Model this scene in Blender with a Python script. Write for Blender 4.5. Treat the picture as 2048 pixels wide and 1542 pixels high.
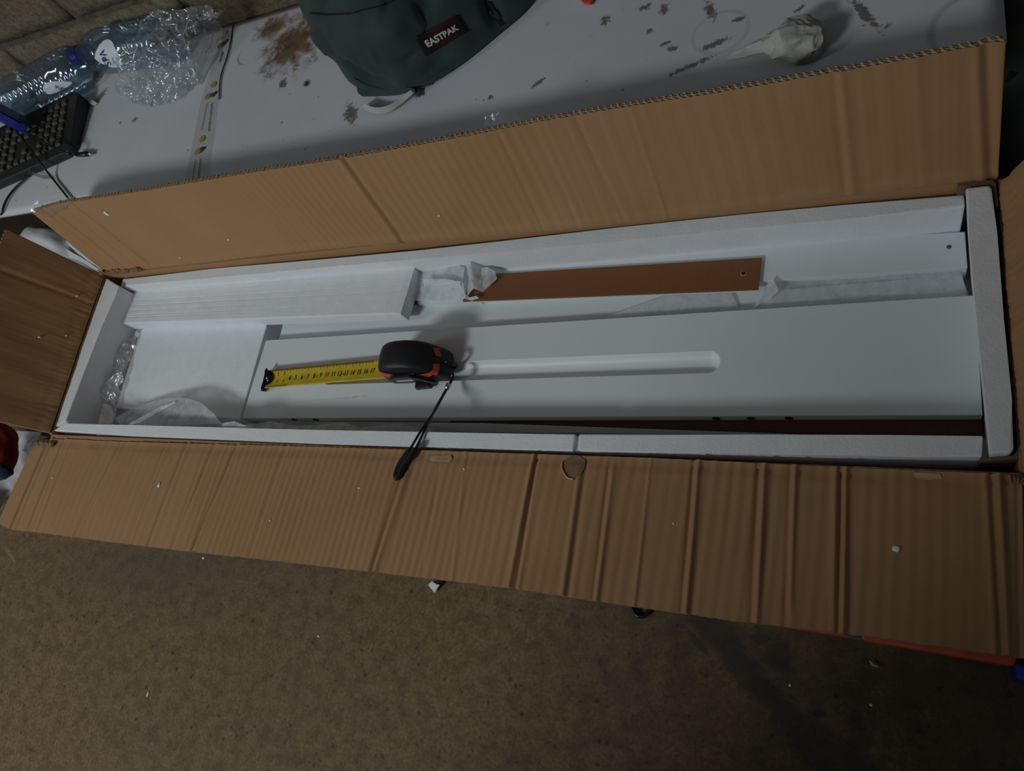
import bpy, bmesh, math, random
from mathutils import Vector, Matrix, noise
from mathutils.bvhtree import BVHTree

random.seed(7)
for o in list(bpy.data.objects):
    bpy.data.objects.remove(o)
SC = bpy.context.scene
COL = SC.collection

# ------------------------------------------------------------------ camera
F_PX, CX, CY = 1500.0, 1024.0, 771.0
CAM = Vector((1.0249, -0.1678, 0.78956))
RIGHT = Vector((0.899688, 0.147069, -0.411014))
DOWN = Vector((-0.006375, -0.937013, -0.349237))
FWD = Vector((-0.436488, 0.316825, -0.842081))
cd = bpy.data.cameras.new('camera')
cd.sensor_fit = 'HORIZONTAL'
cd.sensor_width = 36.0
cd.lens = F_PX * 36.0 / 2048.0
cd.clip_start = 0.02
cam = bpy.data.objects.new('camera', cd)
COL.objects.link(cam)
M = Matrix((RIGHT, -DOWN, -FWD)).transposed().to_4x4()
M.translation = CAM
cam.matrix_world = M
SC.camera = cam

# ------------------------------------------------------------------ world, lights, exposure
world = bpy.data.worlds.new('world')
SC.world = world
world.use_nodes = True
bg = world.node_tree.nodes['Background']
bg.inputs[0].default_value = (0.80, 0.90, 1.0, 1)
bg.inputs[1].default_value = 0.07

def area(name, loc, target, size, size_y, power, color):
    l = bpy.data.lights.new(name, 'AREA')
    l.shape = 'RECTANGLE'
    l.size, l.size_y = size, size_y
    l.energy = power
    l.color = color
    ob = bpy.data.objects.new(name, l)
    COL.objects.link(ob)
    ob.location = loc
    ob.rotation_euler = (Vector(target) - Vector(loc)).to_track_quat('-Z', 'Y').to_euler()
    return ob

# the workshop's tube lamp, in front and to the left of the carton
area('tube_lamp', (-0.28, -1.40, 1.50), (0.40, 0.15, 0.15), 0.42, 0.30, 15.4, (0.93, 0.985, 1.0))
# a second tube, higher up over the left end
area('tube_lamp', (-1.15, -0.75, 1.7), (0.40, 0.12, 0.15), 0.20, 0.9, 4.2, (0.92, 0.98, 1.0))
SC.view_settings.view_transform = 'Standard'
SC.view_settings.look = 'None'
SC.view_settings.gamma = 1.0
SC.view_settings.use_curve_mapping = False
SC.view_settings.exposure = 0.0

# ------------------------------------------------------------------ helpers
RIM = 0.16          # height of the carton's rim above the floor
WZ = RIM + 0.07     # height of the white carton's top

def ray(px, py):
    return RIGHT * ((px - CX) / F_PX) + DOWN * ((py - CY) / F_PX) + FWD

def at(px, py, z):
    """point of the horizontal plane at height z seen at this pixel of the photograph"""
    d = ray(px, py)
    return CAM + d * ((z - CAM.z) / d.z)

def atp(px, py, p0, n):
    d = ray(px, py)
    return CAM + d * ((Vector(p0) - CAM).dot(n) / d.dot(n))

ORIG = {}

def empty(name, loc, label, cat, group=None):
    o = bpy.data.objects.new(name, None)
    o.empty_display_size = 0.02
    COL.objects.link(o)
    o.location = loc
    ORIG[o.name] = Vector(loc)
    o['label'] = label
    o['category'] = cat
    if group:
        o['group'] = group
    return o

def tag(o, label=None, cat=None, group=None, kind=None):
    for k, v in (('label', label), ('category', cat), ('group', group), ('kind', kind)):
        if v:
            o[k] = v
    return o

def link_mesh(name, me, mat, parent=None, origin=None):
    """mesh in world coordinates -> object with its own origin, parented"""
    if origin is None:
        xs = [v.co for v in me.vertices]
        lo = [min(c[i] for c in xs) for i in range(3)]
        hi = [max(c[i] for c in xs) for i in range(3)]
        origin = Vector(((lo[0] + hi[0]) / 2, (lo[1] + hi[1]) / 2, lo[2]))
    origin = Vector(origin)
    me.transform(Matrix.Translation(-origin))
    mats = mat if isinstance(mat, (list, tuple)) else [mat]
    for m in mats:
        me.materials.append(m)
    o = bpy.data.objects.new(name, me)
    COL.objects.link(o)
    ORIG[o.name] = origin
    if parent:
        o.parent = parent
        o.location = origin - ORIG[parent.name]
    else:
        o.location = origin
    return o

def mk(name, verts, faces, mat, parent=None, smooth=True, origin=None, mi=None):
    me = bpy.data.meshes.new(name)
    me.from_pydata([tuple(v) for v in verts], [], faces)
    if smooth:
        me.polygons.foreach_set('use_smooth', [True] * len(me.polygons))
    me.update()
    o = link_mesh(name, me, mat, parent, origin)
    if mi:
        me.polygons.foreach_set('material_index', mi)
    return o

def from_bm(name, bm, mat, parent=None, smooth=False, origin=None):
    me = bpy.data.meshes.new(name)
    bmesh.ops.recalc_face_normals(bm, faces=bm.faces)
    bm.to_mesh(me)
    bm.free()
    if smooth:
        me.polygons.foreach_set('use_smooth', [True] * len(me.polygons))
    return link_mesh(name, me, mat, parent, origin)

def bm_prism(bm, top, zb, bevel=0.0, seg=2):
    """vertical prism under the polygon `top` (3D points) down to zb (number or list of points)"""
    n = len(top)
    vt = [bm.verts.new(p) for p in top]
    if isinstance(zb, (int, float)):
        vb = [bm.verts.new((p[0], p[1], zb)) for p in top]
    else:
        vb = [bm.verts.new(p) for p in zb]
    fs = [bm.faces.new(vt), bm.faces.new(vb[::-1])]
    for i in range(n):
        fs.append(bm.faces.new((vt[i], vb[i], vb[(i + 1) % n], vt[(i + 1) % n])))
    if bevel:
        es = set()
        for f in fs:
            es.update(f.edges)
        bmesh.ops.bevel(bm, geom=list(es), offset=bevel, segments=seg, affect='EDGES', profile=0.6)

def prism(name, top, zb, mat, parent=None, bevel=0.0008, seg=2, smooth=False, origin=None):
    bm = bmesh.new()
    bm_prism(bm, top, zb, bevel, seg)
    return from_bm(name, bm, mat, parent, smooth, origin)

def bm_box(bm, c, half, ax=None, bevel=0.0):
    ax = ax or (Vector((1, 0, 0)), Vector((0, 1, 0)), Vector((0, 0, 1)))
    c = Vector(c)
    P = lambda i, j, k: c + ax[0] * (i * half[0]) + ax[1] * (j * half[1]) + ax[2] * (k * half[2])
    bm_prism(bm, [P(-1, -1, 1), P(1, -1, 1), P(1, 1, 1), P(-1, 1, 1)],
             [P(-1, -1, -1), P(1, -1, -1), P(1, 1, -1), P(-1, 1, -1)], bevel)

def curve_at(pts):
    """arclength parametrised polyline"""
    pts = [Vector(p) for p in pts]
    L = [0.0]
    for a, b in zip(pts, pts[1:]):
        L.append(L[-1] + (b - a).length)
    def f(u):
        s = u * L[-1]
        for i in range(len(pts) - 1):
            if s <= L[i + 1] or i == len(pts) - 2:
                k = (s - L[i]) / max(L[i + 1] - L[i], 1e-9)
                return pts[i].lerp(pts[i + 1], k)
    def inv(p):
        best = None
        for i in range(len(pts) - 1):
            d = pts[i + 1] - pts[i]
            k = max(0, min(1, (p - pts[i]).dot(d) / max(d.length_squared, 1e-12)))
            e = (pts[i] + d * k - p).length
            if best is None or e < best[0]:
                best = (e, (L[i] + k * d.length) / L[-1])
        return best[1]
    return f, inv, L[-1]

def smoothed(pts, it=2):
    pts = [Vector(p) for p in pts]
    for _ in range(it):
        q = [pts[0]]
        for a, b in zip(pts, pts[1:]):
            q += [a.lerp(b, .25), a.lerp(b, .75)]
        q.append(pts[-1])
        pts = q
    return pts

def grid_faces(nu, nv, off=0, flip=False):
    fs = []
    for i in range(nu):
        for j in range(nv):
            a = off + i * (nv + 1) + j
            q = (a, a + nv + 1, a + nv + 2, a + 1)
            fs.append(q[::-1] if flip else q)
    return fs

def ruled(name, A, B, nu, nv, mat, parent=None, disp=None, thick=0.0, bulge=None, smooth=True, origin=None, zmin=None):
    """sheet between the polylines A and B, displaced along its normal by disp(u, v, p)"""
    fa, _, _ = curve_at(A)
    fb, _, _ = curve_at(B)
    g = []
    for i in range(nu + 1):
        u = i / nu
        a, b = fa(u), fb(u)
        g.append([a.lerp(b, j / nv) + (bulge(u, j / nv) if bulge else Vector()) for j in range(nv + 1)])
    V = []
    N = []
    for i in range(nu + 1):
        for j in range(nv + 1):
            du = g[min(i + 1, nu)][j] - g[max(i - 1, 0)][j]
            dv = g[i][min(j + 1, nv)] - g[i][max(j - 1, 0)]
            n = du.cross(dv)
            n = n.normalized() if n.length > 1e-12 else Vector((0, 0, 1))
            if n.z < 0:
                n = -n
            d = disp(i / nu, j / nv, g[i][j]) if disp else 0
            q = g[i][j] + n * d
            if zmin is not None and q.z < zmin:
                q.z = zmin + .0002 * (1 + math.sin(i * 1.7 + j * 2.3))
            V.append(q)
            N.append(n)
    F = grid_faces(nu, nv)
    if thick:
        m = len(V)
        V += [v - n * thick for v, n in zip(V, N)]
        F += grid_faces(nu, nv, m, True)
        rim = [i * (nv + 1) for i in range(nu + 1)] + [nu * (nv + 1) + j for j in range(1, nv + 1)] + \
              [i * (nv + 1) + nv for i in range(nu - 1, -1, -1)] + [j for j in range(nv - 1, 0, -1)]
        for k in range(len(rim)):
            a, b = rim[k], rim[(k + 1) % len(rim)]
            F.append((b, a, a + m, b + m))
    return mk(name, V, F, mat, parent, smooth, origin)

def nz(p, s, seed=0.0):
    return noise.noise(Vector((p[0] * s + seed, p[1] * s - seed, p[2] * s + seed * .5)))

def crumple(amp, s, seed=0.0, sharp=.7):
    def f(u, v, p):
        a = 1 - 2 * abs(nz(p, s, seed))
        b = 1 - 2 * abs(nz(p, s * 2.3, seed + 11))
        c = nz(p, s * .45, seed + 5)
        return amp * (sharp * (.6 * a + .35 * b - .5) + c)
    return f

def tube_data(pts, r, seg=8, cap=True, radii=None):
    pts = [Vector(p) for p in pts]
    V, F = [], []
    t0 = (pts[1] - pts[0]).normalized()
    n = t0.orthogonal().normalized()
    for i, p in enumerate(pts):
        t = (pts[min(i + 1, len(pts) - 1)] - pts[max(i - 1, 0)]).normalized()
        n = (n - t * n.dot(t)).normalized()
        b = t.cross(n)
        rr = radii[i] if radii else r
        for k in range(seg):
            a = 2 * math.pi * k / seg
            V.append(p + (n * math.cos(a) + b * math.sin(a)) * rr)
    for i in range(len(pts) - 1):
        for k in range(seg):
            F.append((i * seg + k, i * seg + (k + 1) % seg, (i + 1) * seg + (k + 1) % seg, (i + 1) * seg + k))
    if cap:
        F.append(tuple(range(seg))[::-1])
        F.append(tuple((len(pts) - 1) * seg + k for k in range(seg)))
    return V, F

def tube(name, pts, r, mat, parent=None, seg=8, radii=None, smooth_it=2):
    if smooth_it:
        pts = smoothed(pts, smooth_it)
    V, F = tube_data(pts, r, seg, True, radii)
    return mk(name, V, F, mat, parent, True)

def text_mesh(body, size=1.0, bold=0.0):
    c = bpy.data.curves.new('txt', 'FONT')
    c.body = body
    c.size = size
    c.offset = bold
    c.resolution_u = 3
    t = bpy.data.objects.new('txt', c)
    COL.objects.link(t)
    bpy.context.view_layer.update()
    me = bpy.data.meshes.new_from_object(t.evaluated_get(bpy.context.evaluated_depsgraph_get()))
    V = [v.co.copy() for v in me.vertices]
    F = [tuple(p.vertices) for p in me.polygons]
    bpy.data.objects.remove(t)
    bpy.data.curves.remove(c)
    bpy.data.meshes.remove(me)
    return V, F

def bvh_of(*objs):
    V, F = [], []
    for o in objs:
        off = len(V)
        w = ORIG[o.name]
        V += [v.co + w for v in o.data.vertices]
        F += [tuple(i + off for i in p.vertices) for p in o.data.polygons]
    return BVHTree.FromPolygons(V, F)

def hit(bvh, px, py, off=0.0006):
    d = ray(px, py).normalized()
    p, n, _, _ = bvh.ray_cast(CAM, d)
    if p is None:
        return None
    if n.dot(d) > 0:
        n = -n
    return p + n * off

# ------------------------------------------------------------------ materials
def srgb(r, g, b):
    f = lambda c: (c / 255 / 12.92) if c / 255 <= .04045 else ((c / 255 + .055) / 1.055) ** 2.4
    return (f(r), f(g), f(b), 1)

class NT:
    def __init__(self, name):
        self.m = bpy.data.materials.new(name)
        self.m.use_nodes = True
        self.t = self.m.node_tree
        self.b = self.t.nodes['Principled BSDF']
        self.out = self.t.nodes['Material Output']
        self.tc = self.t.nodes.new('ShaderNodeTexCoord')
        self.co = self.tc.outputs['Object']
    def n(self, typ, **kw):
        x = self.t.nodes.new(typ)
        for k, v in kw.items():
            setattr(x, k, v)
        return x
    def l(self, a, b):
        self.t.links.new(a, b)
    def noise(self, scale, detail=4, rough=.55, co=None, dist=0.0):
        x = self.n('ShaderNodeTexNoise')
        x.inputs['Scale'].default_value = scale
        x.inputs['Detail'].default_value = detail
        x.inputs['Roughness'].default_value = rough
        x.inputs['Distortion'].default_value = dist
        self.l(co or self.co, x.inputs['Vector'])
        return x.outputs['Fac']
    def voro(self, scale, feature='F1', co=None):
        x = self.n('ShaderNodeTexVoronoi', feature=feature)
        x.inputs['Scale'].default_value = scale
        self.l(co or self.co, x.inputs['Vector'])
        return x.outputs['Distance']
    def ramp(self, fac, stops):
        x = self.n('ShaderNodeValToRGB')
        e = x.color_ramp.elements
        while len(e) < len(stops):
            e.new(.5)
        for el, (p, c) in zip(e, stops):
            el.position = p
            el.color = c if len(c) == 4 else (*c, 1)
        self.l(fac, x.inputs[0])
        return x.outputs[0]
    def math(self, op, a, b=None, c=None, clamp=False):
        x = self.n('ShaderNodeMath', operation=op, use_clamp=clamp)
        for i, v in enumerate((a, b, c)):
            if v is None:
                continue
            if isinstance(v, (int, float)):
                x.inputs[i].default_value = v
            else:
                self.l(v, x.inputs[i])
        return x.outputs[0]
    def mix(self, fac, a, b, blend='MIX'):
        x = self.n('ShaderNodeMix', data_type='RGBA', blend_type=blend)
        for s, v in ((x.inputs[0], fac), (x.inputs[6], a), (x.inputs[7], b)):
            if isinstance(v, (int, float)):
                s.default_value = v
            elif isinstance(v, tuple):
                s.default_value = v
            else:
                self.l(v, s)
        return x.outputs[2]
    def ell(self, c, rx, ry, rot=0.0, soft=.35, wob=None, wamt=.6):
        """soft elliptical mask (1 inside) around c in object space, edge broken by a noise"""
        mp = self.n('ShaderNodeMapping', vector_type='TEXTURE')
        mp.inputs['Location'].default_value = (c[0], c[1], 0)
        mp.inputs['Rotation'].default_value = (0, 0, rot)
        mp.inputs['Scale'].default_value = (rx, ry, 1e4)
        self.l(self.co, mp.inputs['Vector'])
        ln = self.n('ShaderNodeVectorMath', operation='LENGTH')
        self.l(mp.outputs[0], ln.inputs[0])
        d = ln.outputs['Value']
        if wob is not None:
            d = self.math('MULTIPLY_ADD', self.math('SUBTRACT', wob, .5), wamt * 2, d)
        mr = self.n('ShaderNodeMapRange', interpolation_type='SMOOTHSTEP')
        self.l(d, mr.inputs[0])
        mr.inputs[1].default_value = 1 + soft * .5
        mr.inputs[2].default_value = 1 - soft
        return mr.outputs[0]
    def color(self, c):
        if isinstance(c, tuple):
            self.b.inputs['Base Color'].default_value = c
        else:
            self.l(c, self.b.inputs['Base Color'])
        return self
    def set(self, rough=None, spec=None, metal=None):
        for k, v in (('Roughness', rough), ('Specular IOR Level', spec), ('Metallic', metal)):
            if v is not None:
                self.b.inputs[k].default_value = v
        return self
    def bump(self, h, strength=.3, dist=.001):
        x = self.n('ShaderNodeBump')
        x.inputs['Strength'].default_value = strength
        x.inputs['Distance'].default_value = dist
        self.l(h, x.inputs['Height'])
        self.l(x.outputs[0], self.b.inputs['Normal'])
        return self

def plain(name, c, rough=.5, spec=.4, metal=0.0, var=.12, scale=60, bump=0.0):
    k = NT(name)
    nzf = k.noise(scale, 3)
    lo = tuple(x * (1 - var) for x in c[:3]) + (1,)
    hi = tuple(min(1, x * (1 + var)) for x in c[:3]) + (1,)
    k.color(k.ramp(nzf, [(.3, lo), (.7, hi)])).set(rough, spec, metal)
    if bump:
        k.bump(k.noise(scale * 8, 2), bump, .0005)
    return k.m

def m_kraft(name, base, dark):
    k = NT(name)
    big = k.noise(9, 4)
    fib = k.noise(420, 3, .7)
    c = k.ramp(big, [(.25, dark), (.75, base)])
    c = k.mix(k.math('MULTIPLY', fib, .5), c, tuple(x * .72 for x in base[:3]) + (1,))
    spk = k.ramp(k.noise(900, 2), [(.66, (0, 0, 0)), (.74, (1, 1, 1))])
    c = k.mix(k.math('MULTIPLY', spk, .35), c, tuple(x * .45 for x in base[:3]) + (1,))
    k.color(c).set(.85, .15)
    k.bump(k.noise(300, 3), .12, .0006)
    return k.m

KRAFT = m_kraft('kraft_board', (0.445, 0.261, 0.134, 1), (0.385, 0.212, 0.101, 1))
KRAFT_RAW = m_kraft('torn_kraft', (0.30, 0.18, 0.10, 1), (0.24, 0.14, 0.075, 1))
KRAFT_EDGE = m_kraft('kraft_flute', (0.54, 0.39, 0.25, 1), (0.46, 0.32, 0.19, 1))

def m_foam():
    k = NT('white_foam')
    v = k.voro(420)
    v2 = k.noise(60, 4)
    k.color(k.ramp(v2, [(.2, (.74, .77, .80)), (.8, (.82, .845, .87))])).set(.8, .2)
    k.b.inputs['Subsurface Weight'].default_value = 0.0
    h = k.math('ADD', k.math('MULTIPLY', v, -1.0), k.math('MULTIPLY', k.noise(180, 4), .4))
    k.bump(h, .22, .0007)
    return k.m
FOAM = m_foam()

def m_laminate(name, c, rough=.42):
    k = NT(name)
    k.color(k.ramp(k.noise(30, 2), [(.2, tuple(x * .975 for x in c[:3])), (.8, c)])).set(rough, .35)
    k.bump(k.noise(500, 2), .03, .0003)
    return k.m
WHITE = m_laminate('white_laminate', (.72, .77, .78, 1))
WHITE_EDGE = m_laminate('white_edge', (.55, .57, .57, 1), .6)
HOLE = plain('drilled_core', (.035, .022, .015, 1), .9, .1)

def m_hdf(name, c):
    k = NT(name)
    f = k.noise(700, 3, .7)
    b = k.noise(25, 3)
    col = k.ramp(f, [(.25, tuple(x * .62 for x in c[:3])), (.75, tuple(x * 1.22 for x in c[:3]))])
    col = k.mix(k.math('MULTIPLY', b, .4), col, tuple(x * .75 for x in c[:3]) + (1,))
    spk = k.ramp(k.noise(1200, 1), [(.72, (0, 0, 0)), (.78, (1, 1, 1))])
    col = k.mix(k.math('MULTIPLY', spk, .5), col, (.5, .36, .24, 1))
    k.color(col).set(.6, .25)
    return k.m
HDF = m_hdf('brown_hardboard', (.235, .095, .040, 1))
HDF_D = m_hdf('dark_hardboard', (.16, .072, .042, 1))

def m_clear(name, tint, gloss=.18, haze=.06, rough=.12, hazecol=(.8, .83, .85, 1), bump=0.0, bscale=120, fres=.5):
    """thin clear plastic: mostly see-through, with sheen and some milkiness"""
    k = NT(name)
    tr = k.n('ShaderNodeBsdfTransparent')
    tr.inputs[0].default_value = tint
    gl = k.n('ShaderNodeBsdfGlossy')
    gl.inputs['Roughness'].default_value = rough
    gl.inputs[0].default_value = (1, 1, 1, 1)
    df = k.n('ShaderNodeBsdfDiffuse')
    df.inputs[0].default_value = hazecol
    tl = k.n('ShaderNodeBsdfTranslucent')
    tl.inputs[0].default_value = hazecol
    m0 = k.n('ShaderNodeMixShader')
    m0.inputs[0].default_value = .4
    k.l(df.outputs[0], m0.inputs[1]); k.l(tl.outputs[0], m0.inputs[2])
    m1 = k.n('ShaderNodeMixShader')
    hz = k.math('MULTIPLY', k.noise(90, 4, .7), 2 * haze, clamp=True)
    k.l(hz, m1.inputs[0])
    k.l(tr.outputs[0], m1.inputs[1]); k.l(m0.outputs[0], m1.inputs[2])
    fr = k.n('ShaderNodeLayerWeight')
    fr.inputs[0].default_value = .35
    m2 = k.n('ShaderNodeMixShader')
    k.l(k.math('MULTIPLY_ADD', fr.outputs['Fresnel'], fres, gloss * .5, clamp=True), m2.inputs[0])
    k.l(m1.outputs[0], m2.inputs[1]); k.l(gl.outputs[0], m2.inputs[2])
    if bump:
        b = k.n('ShaderNodeBump')
        b.inputs['Strength'].default_value = bump
        b.inputs['Distance'].default_value = .002
        k.l(k.noise(bscale, 3), b.inputs['Height'])
        k.l(b.outputs[0], gl.inputs['Normal'])
    k.l(m2.outputs[0], k.out.inputs['Surface'])
    return k.m
FILM = m_clear('clear_film', (.93, .94, .95, 1), .16, .19, .12, bump=.6, bscale=150)
PET = m_clear('blue_plastic_bottle', (.68, .81, .90, 1), .20, .08, .08, (.45, .62, .78, 1))
TAPE_CLEAR = m_clear('clear_packing_tape', (.9, .89, .85, 1), .25, .18, .15, (.7, .66, .58, 1), .4, 200)
BAGFILM = m_clear('crumpled_bag_film', (.95, .96, .97, 1), .20, .42, .22, (.8, .82, .84, 1), .5, 120)
TAPE_THIN = m_clear('thin_clear_tape', (.97, .965, .95, 1), .06, .05, .2, (.7, .68, .62, 1), fres=.15)
TAPE_THIN2 = m_clear('loose_clear_tape', (.95, .95, .94, 1), .12, .10, .12, (.7, .69, .66, 1), .3, 120, fres=.3)
FOAM_SHEET = m_clear('thin_foam_sheet', (.95, .96, .97, 1), .02, .60, .5, (.90, .92, .94, 1), .3, 300, fres=.15)
TISSUE = m_clear('milky_foam_tissue', (.92, .94, .95, 1), .02, .85, .5, (.86, .88, .90, 1), .3, 300, fres=.1)

def m_carton():
    k = NT('white_carton_print')
    a = lambda x, y: at(x, y, WZ)
    base = k.ramp(k.noise(5, 4), [(.25, (.56, .57, .60)), (.75, (.66, .67, .70))])
    fine = k.noise(60, 6, .7)
    vfine = k.noise(230, 4, .65)
    med = k.noise(22, 5, .65)
    c = base
    # brown mud smears left of the bag
    mud = None
    for (x, y, rx, ry, rot) in ((548, 55, .030, .022, .2), (600, 70, .035, .030, .6), (555, 110, .012, .02, .2),
                                (612, 165, .006, .005, 0), (585, 88, .05, .045, .4)):
        e = k.ell(a(x, y), rx, ry, rot, .7, fine, 1.5)
        mud = e if mud is None else k.math('MAXIMUM', mud, e)
    c = k.mix(k.math('MULTIPLY', mud, 1.0, clamp=True), c, k.ramp(med, [(.35, (.06, .035, .022)), (.6, (.22, .13, .07))]))
    st = None
    for (x, y, rx, ry, rot) in ((184, 156, .026, .014, .5), (200, 192, .014, .007, .9), (700, 225, .008, .016, .5),
                                (270, 238, .005, .005, 0), (303, 205, .003, .006, .4), (240, 245, .003, .003, 0),
                                (1210, 40, .005, .006, 0), (1290, 12, .006, .004, 0), (1420, 18, .004, .012, .3),
                                (1430, 85, .014, .003, .3), (1345, 96, .005, .004, 0), (1380, 130, .018, .003, .3),
                                (1328, 15, .004, .007, 0), (1725, 20, .004, .022, .5), (1075, 165, .007, .003, .6),
                                (980, 193, .003, .003, 0), (1475, 37, .005, .003, 0), (565, 165, .006, .008, .3),
                                (1300, 60, .004, .003, 0), (1330, 85, .006, .002, .2), (1600, 15, .006, .002, .6),
                                (1775, 50, .005, .002, .7)):
        e = k.ell(a(x, y), rx * 1.1, ry * 1.1, rot, .5, vfine, 1.7)
        st = e if st is None else k.math('MAXIMUM', st, e)
    c = k.mix(k.math('MULTIPLY', st, .8), c, (.085, .058, .040, 1))
    # scattered grime specks
    sp = k.ramp(k.noise(95, 2, .5), [(.73, (0, 0, 0)), (.78, (1, 1, 1))])
    c = k.mix(k.math('MULTIPLY', sp, .6), c, (.10, .085, .075, 1))
    # dried rings
    for (x, y, r, w, s, half) in ((1965, 48, .040, .05, .45, None), (1440, 62, .028, .05, .25, None), (495, 108, .019, .10, 1.0, (474, 122))):
        o_ = k.ell(a(x, y), r, r * .95, 0, .12, med, .10)
        i_ = k.ell(a(x, y), r * .90, r * .86, 0, .12, med, .10)
        ring = k.math('MULTIPLY', k.math('SUBTRACT', o_, i_, clamp=True), k.math('MULTIPLY', fine, s * 2))
        if half:
            ring = k.math('MULTIPLY', ring, k.ell(a(*half), .020, .016, 0, .8, med, .3))
        c = k.mix(ring, c, (.12, .10, .075, 1))
    k.color(c).set(.62, .3)
    k.bump(k.noise(40, 4), .08, .002)
    return k.m
CARTON = m_carton()

def m_floor():
    k = NT('stained_floor')
    f = k.noise(260, 4, .7)
    big = k.noise(3.5, 5, .6)
    med = k.noise(22, 5, .65)
    med2 = k.noise(55, 5, .65)
    c = k.ramp(f, [(.25, (.085, .052, .023)), (.5, (.19, .123, .056)), (.78, (.29, .197, .097))])
    c = k.mix(k.math('MULTIPLY', k.ramp(big, [(.4, (0, 0, 0)), (.7, (1, 1, 1))]), .45), c, (.145, .115, .075, 1))
    c = k.mix(k.ramp(med2, [(.38, (.55, .55, .55)), (.58, (0, 0, 0))]), c, (.075, .050, .028, 1))
    c = k.mix(k.ramp(k.noise(120, 3, .6), [(.60, (0, 0, 0)), (.70, (.7, .7, .7))]), c, (.05, .034, .02, 1))
    pit = k.ramp(k.voro(55), [(.10, (1, 1, 1)), (.20, (0, 0, 0))])
    pit = k.math('MULTIPLY', pit, k.ramp(k.noise(45, 2), [(.5, (0, 0, 0)), (.56, (1, 1, 1))]))
    c = k.mix(k.math('MULTIPLY', pit, .75), c, (.045, .028, .018, 1))
    a = lambda x, y: at(x, y, 0)
    # dark oil patches, mostly in the right half
    oil = None
    segs = [(1425, 1255, .032, .018), (1455, 1295, .024, .016), (1490, 1340, .026, .014), (1530, 1385, .026, .013), (1580, 1440, .030, .015), (1640, 1500, .036, .020), (1700, 1555, .05, .03), (1395, 1285, .020, .004)]
    for (x, y, rx, ry) in segs:
        e = k.ell(a(x, y), rx, ry, -.75, .45, med2, .75)
        oil = e if oil is None else k.math('MAXIMUM', oil, e)
    for (x, y, rx, ry) in ((1520, 1278, .014, .010), (1560, 1310, .020, .018), (1545, 1382, .010, .009), (1640, 1468, .018, .012), (1638, 1428, .008, .007), (1710, 1445, .010, .009)):
        oil = k.math('MAXIMUM', oil, k.ell(a(x, y), rx * .8, ry * .8, 0, .5, med2, .7))
    c = k.mix(k.math('MULTIPLY', oil, .68), c, (.048, .042, .042, 1))
    grime_shade = k.ell(a(2090, 1400), .34, .23, .2, 1.2, med, 1.0)  # broad soft darkening at the right: grime, with floor shade painted in
    c = k.mix(k.math('MULTIPLY', grime_shade, .80), c, (.038, .030, .022, 1))
    flap_shade = k.ell(a(330, 1130), .22, .06, .1, 1.2, med, .9)  # soft shade below the front flap, painted into the floor colour
    c = k.mix(k.math('MULTIPLY', flap_shade, .5), c, (.075, .068, .055, 1))
    k.color(c).set(.72, .3)
    k.bump(k.math('ADD', f, k.math('MULTIPLY', pit, -1.0)), .2, .0008)
    return k.m
FLOOR = m_floor()

def m_block():
    k = NT('concrete_block')
    f = k.noise(120, 6, .75)
    b = k.noise(8, 4)
    c = k.ramp(f, [(.3, (.075, .062, .040)), (.55, (.23, .19, .128)), (.8, (.36, .31, .22))])
    c = k.mix(k.math('MULTIPLY', b, .5), c, (.15, .105, .07, 1))
    rust = k.ramp(k.noise(14, 4, .6), [(.6, (0, 0, 0)), (.72, (1, 1, 1))])
    c = k.mix(k.math('MULTIPLY', rust, .4), c, (.17, .085, .05, 1))
    k.color(c).set(.95, .1)
    k.bump(f, .9, .003)
    return k.m
BLOCK = m_block()
MORTAR = plain('mortar', (.11, .095, .070, 1), .95, .1, var=.35, scale=90, bump=.5)
SHADED_BOARD = plain('shaded_board', (.035, .026, .020, 1), .85, .2)  # white carton's walls: the gap's shade under the lid is put into this colour
GREYCARD = plain('grey_card', (.30, .30, .29, 1), .8, .2)

def m_fabric(name, c, scale=900):
    k = NT(name)
    w = k.n('ShaderNodeTexWave', wave_type='BANDS', bands_direction='X')
    w.inputs['Scale'].default_value = scale
    k.l(k.co, w.inputs['Vector'])
    n1 = k.noise(18, 4)
    col = k.ramp(n1, [(.25, tuple(x * .75 for x in c[:3])), (.75, tuple(x * 1.2 for x in c[:3]))])
    k.color(col).set(.8, .2)
    k.b.inputs['Sheen Weight'].default_value = .12
    k.bump(k.noise(1400, 2), .25, .0005)
    return k.m
BAGCLOTH = m_fabric('dark_green_cloth', (.037, .056, .055, 1))
BAGDARK = m_fabric('black_webbing', (.010, .012, .012, 1))
DKGREEN = m_fabric('dark_olive_cloth', (.20, .25, .21, 1))
REDCLOTH = m_fabric('red_cloth', (.20, .012, .010, 1))
NAVYCLOTH = m_fabric('navy_cloth', (.012, .012, .05, 1))
BLACKP = plain('black_rubber', (.013, .013, .016, 1), .52, .4, bump=.15, scale=120)
BLACKG = plain('black_plastic', (.010, .010, .011, 1), .3, .5)
ORANGE = plain('orange_plastic', (.62, .085, .035, 1), .45, .4)
STEEL = plain('bright_steel', (.55, .55, .56, 1), .25, .5, 1.0)
DARKSTEEL = plain('blackened_steel', (.03, .03, .032, 1), .22, .6, .8)
INK = plain('black_ink', (.015, .014, .012, 1), .6, .3)
REDINK = plain('red_ink', (.33, .05, .02, 1), .6, .3)
WHITEINK = plain('white_print', (.72, .72, .70, 1), .6, .3)
YELLOWDOT = plain('yellow_print', (.38, .26, .07, 1), .6, .3)
BIRDINK = plain('grey_ink', (.07, .07, .065, 1), .7, .2)
BLUECAP = plain('blue_cap_plastic', (.012, .028, .30, 1), .35, .5)
NAVYP = plain('navy_plastic', (.010, .017, .075, 1), .3, .5)
LABELW = plain('white_label', (.66, .72, .78, 1), .5, .3, var=.05)
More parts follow.
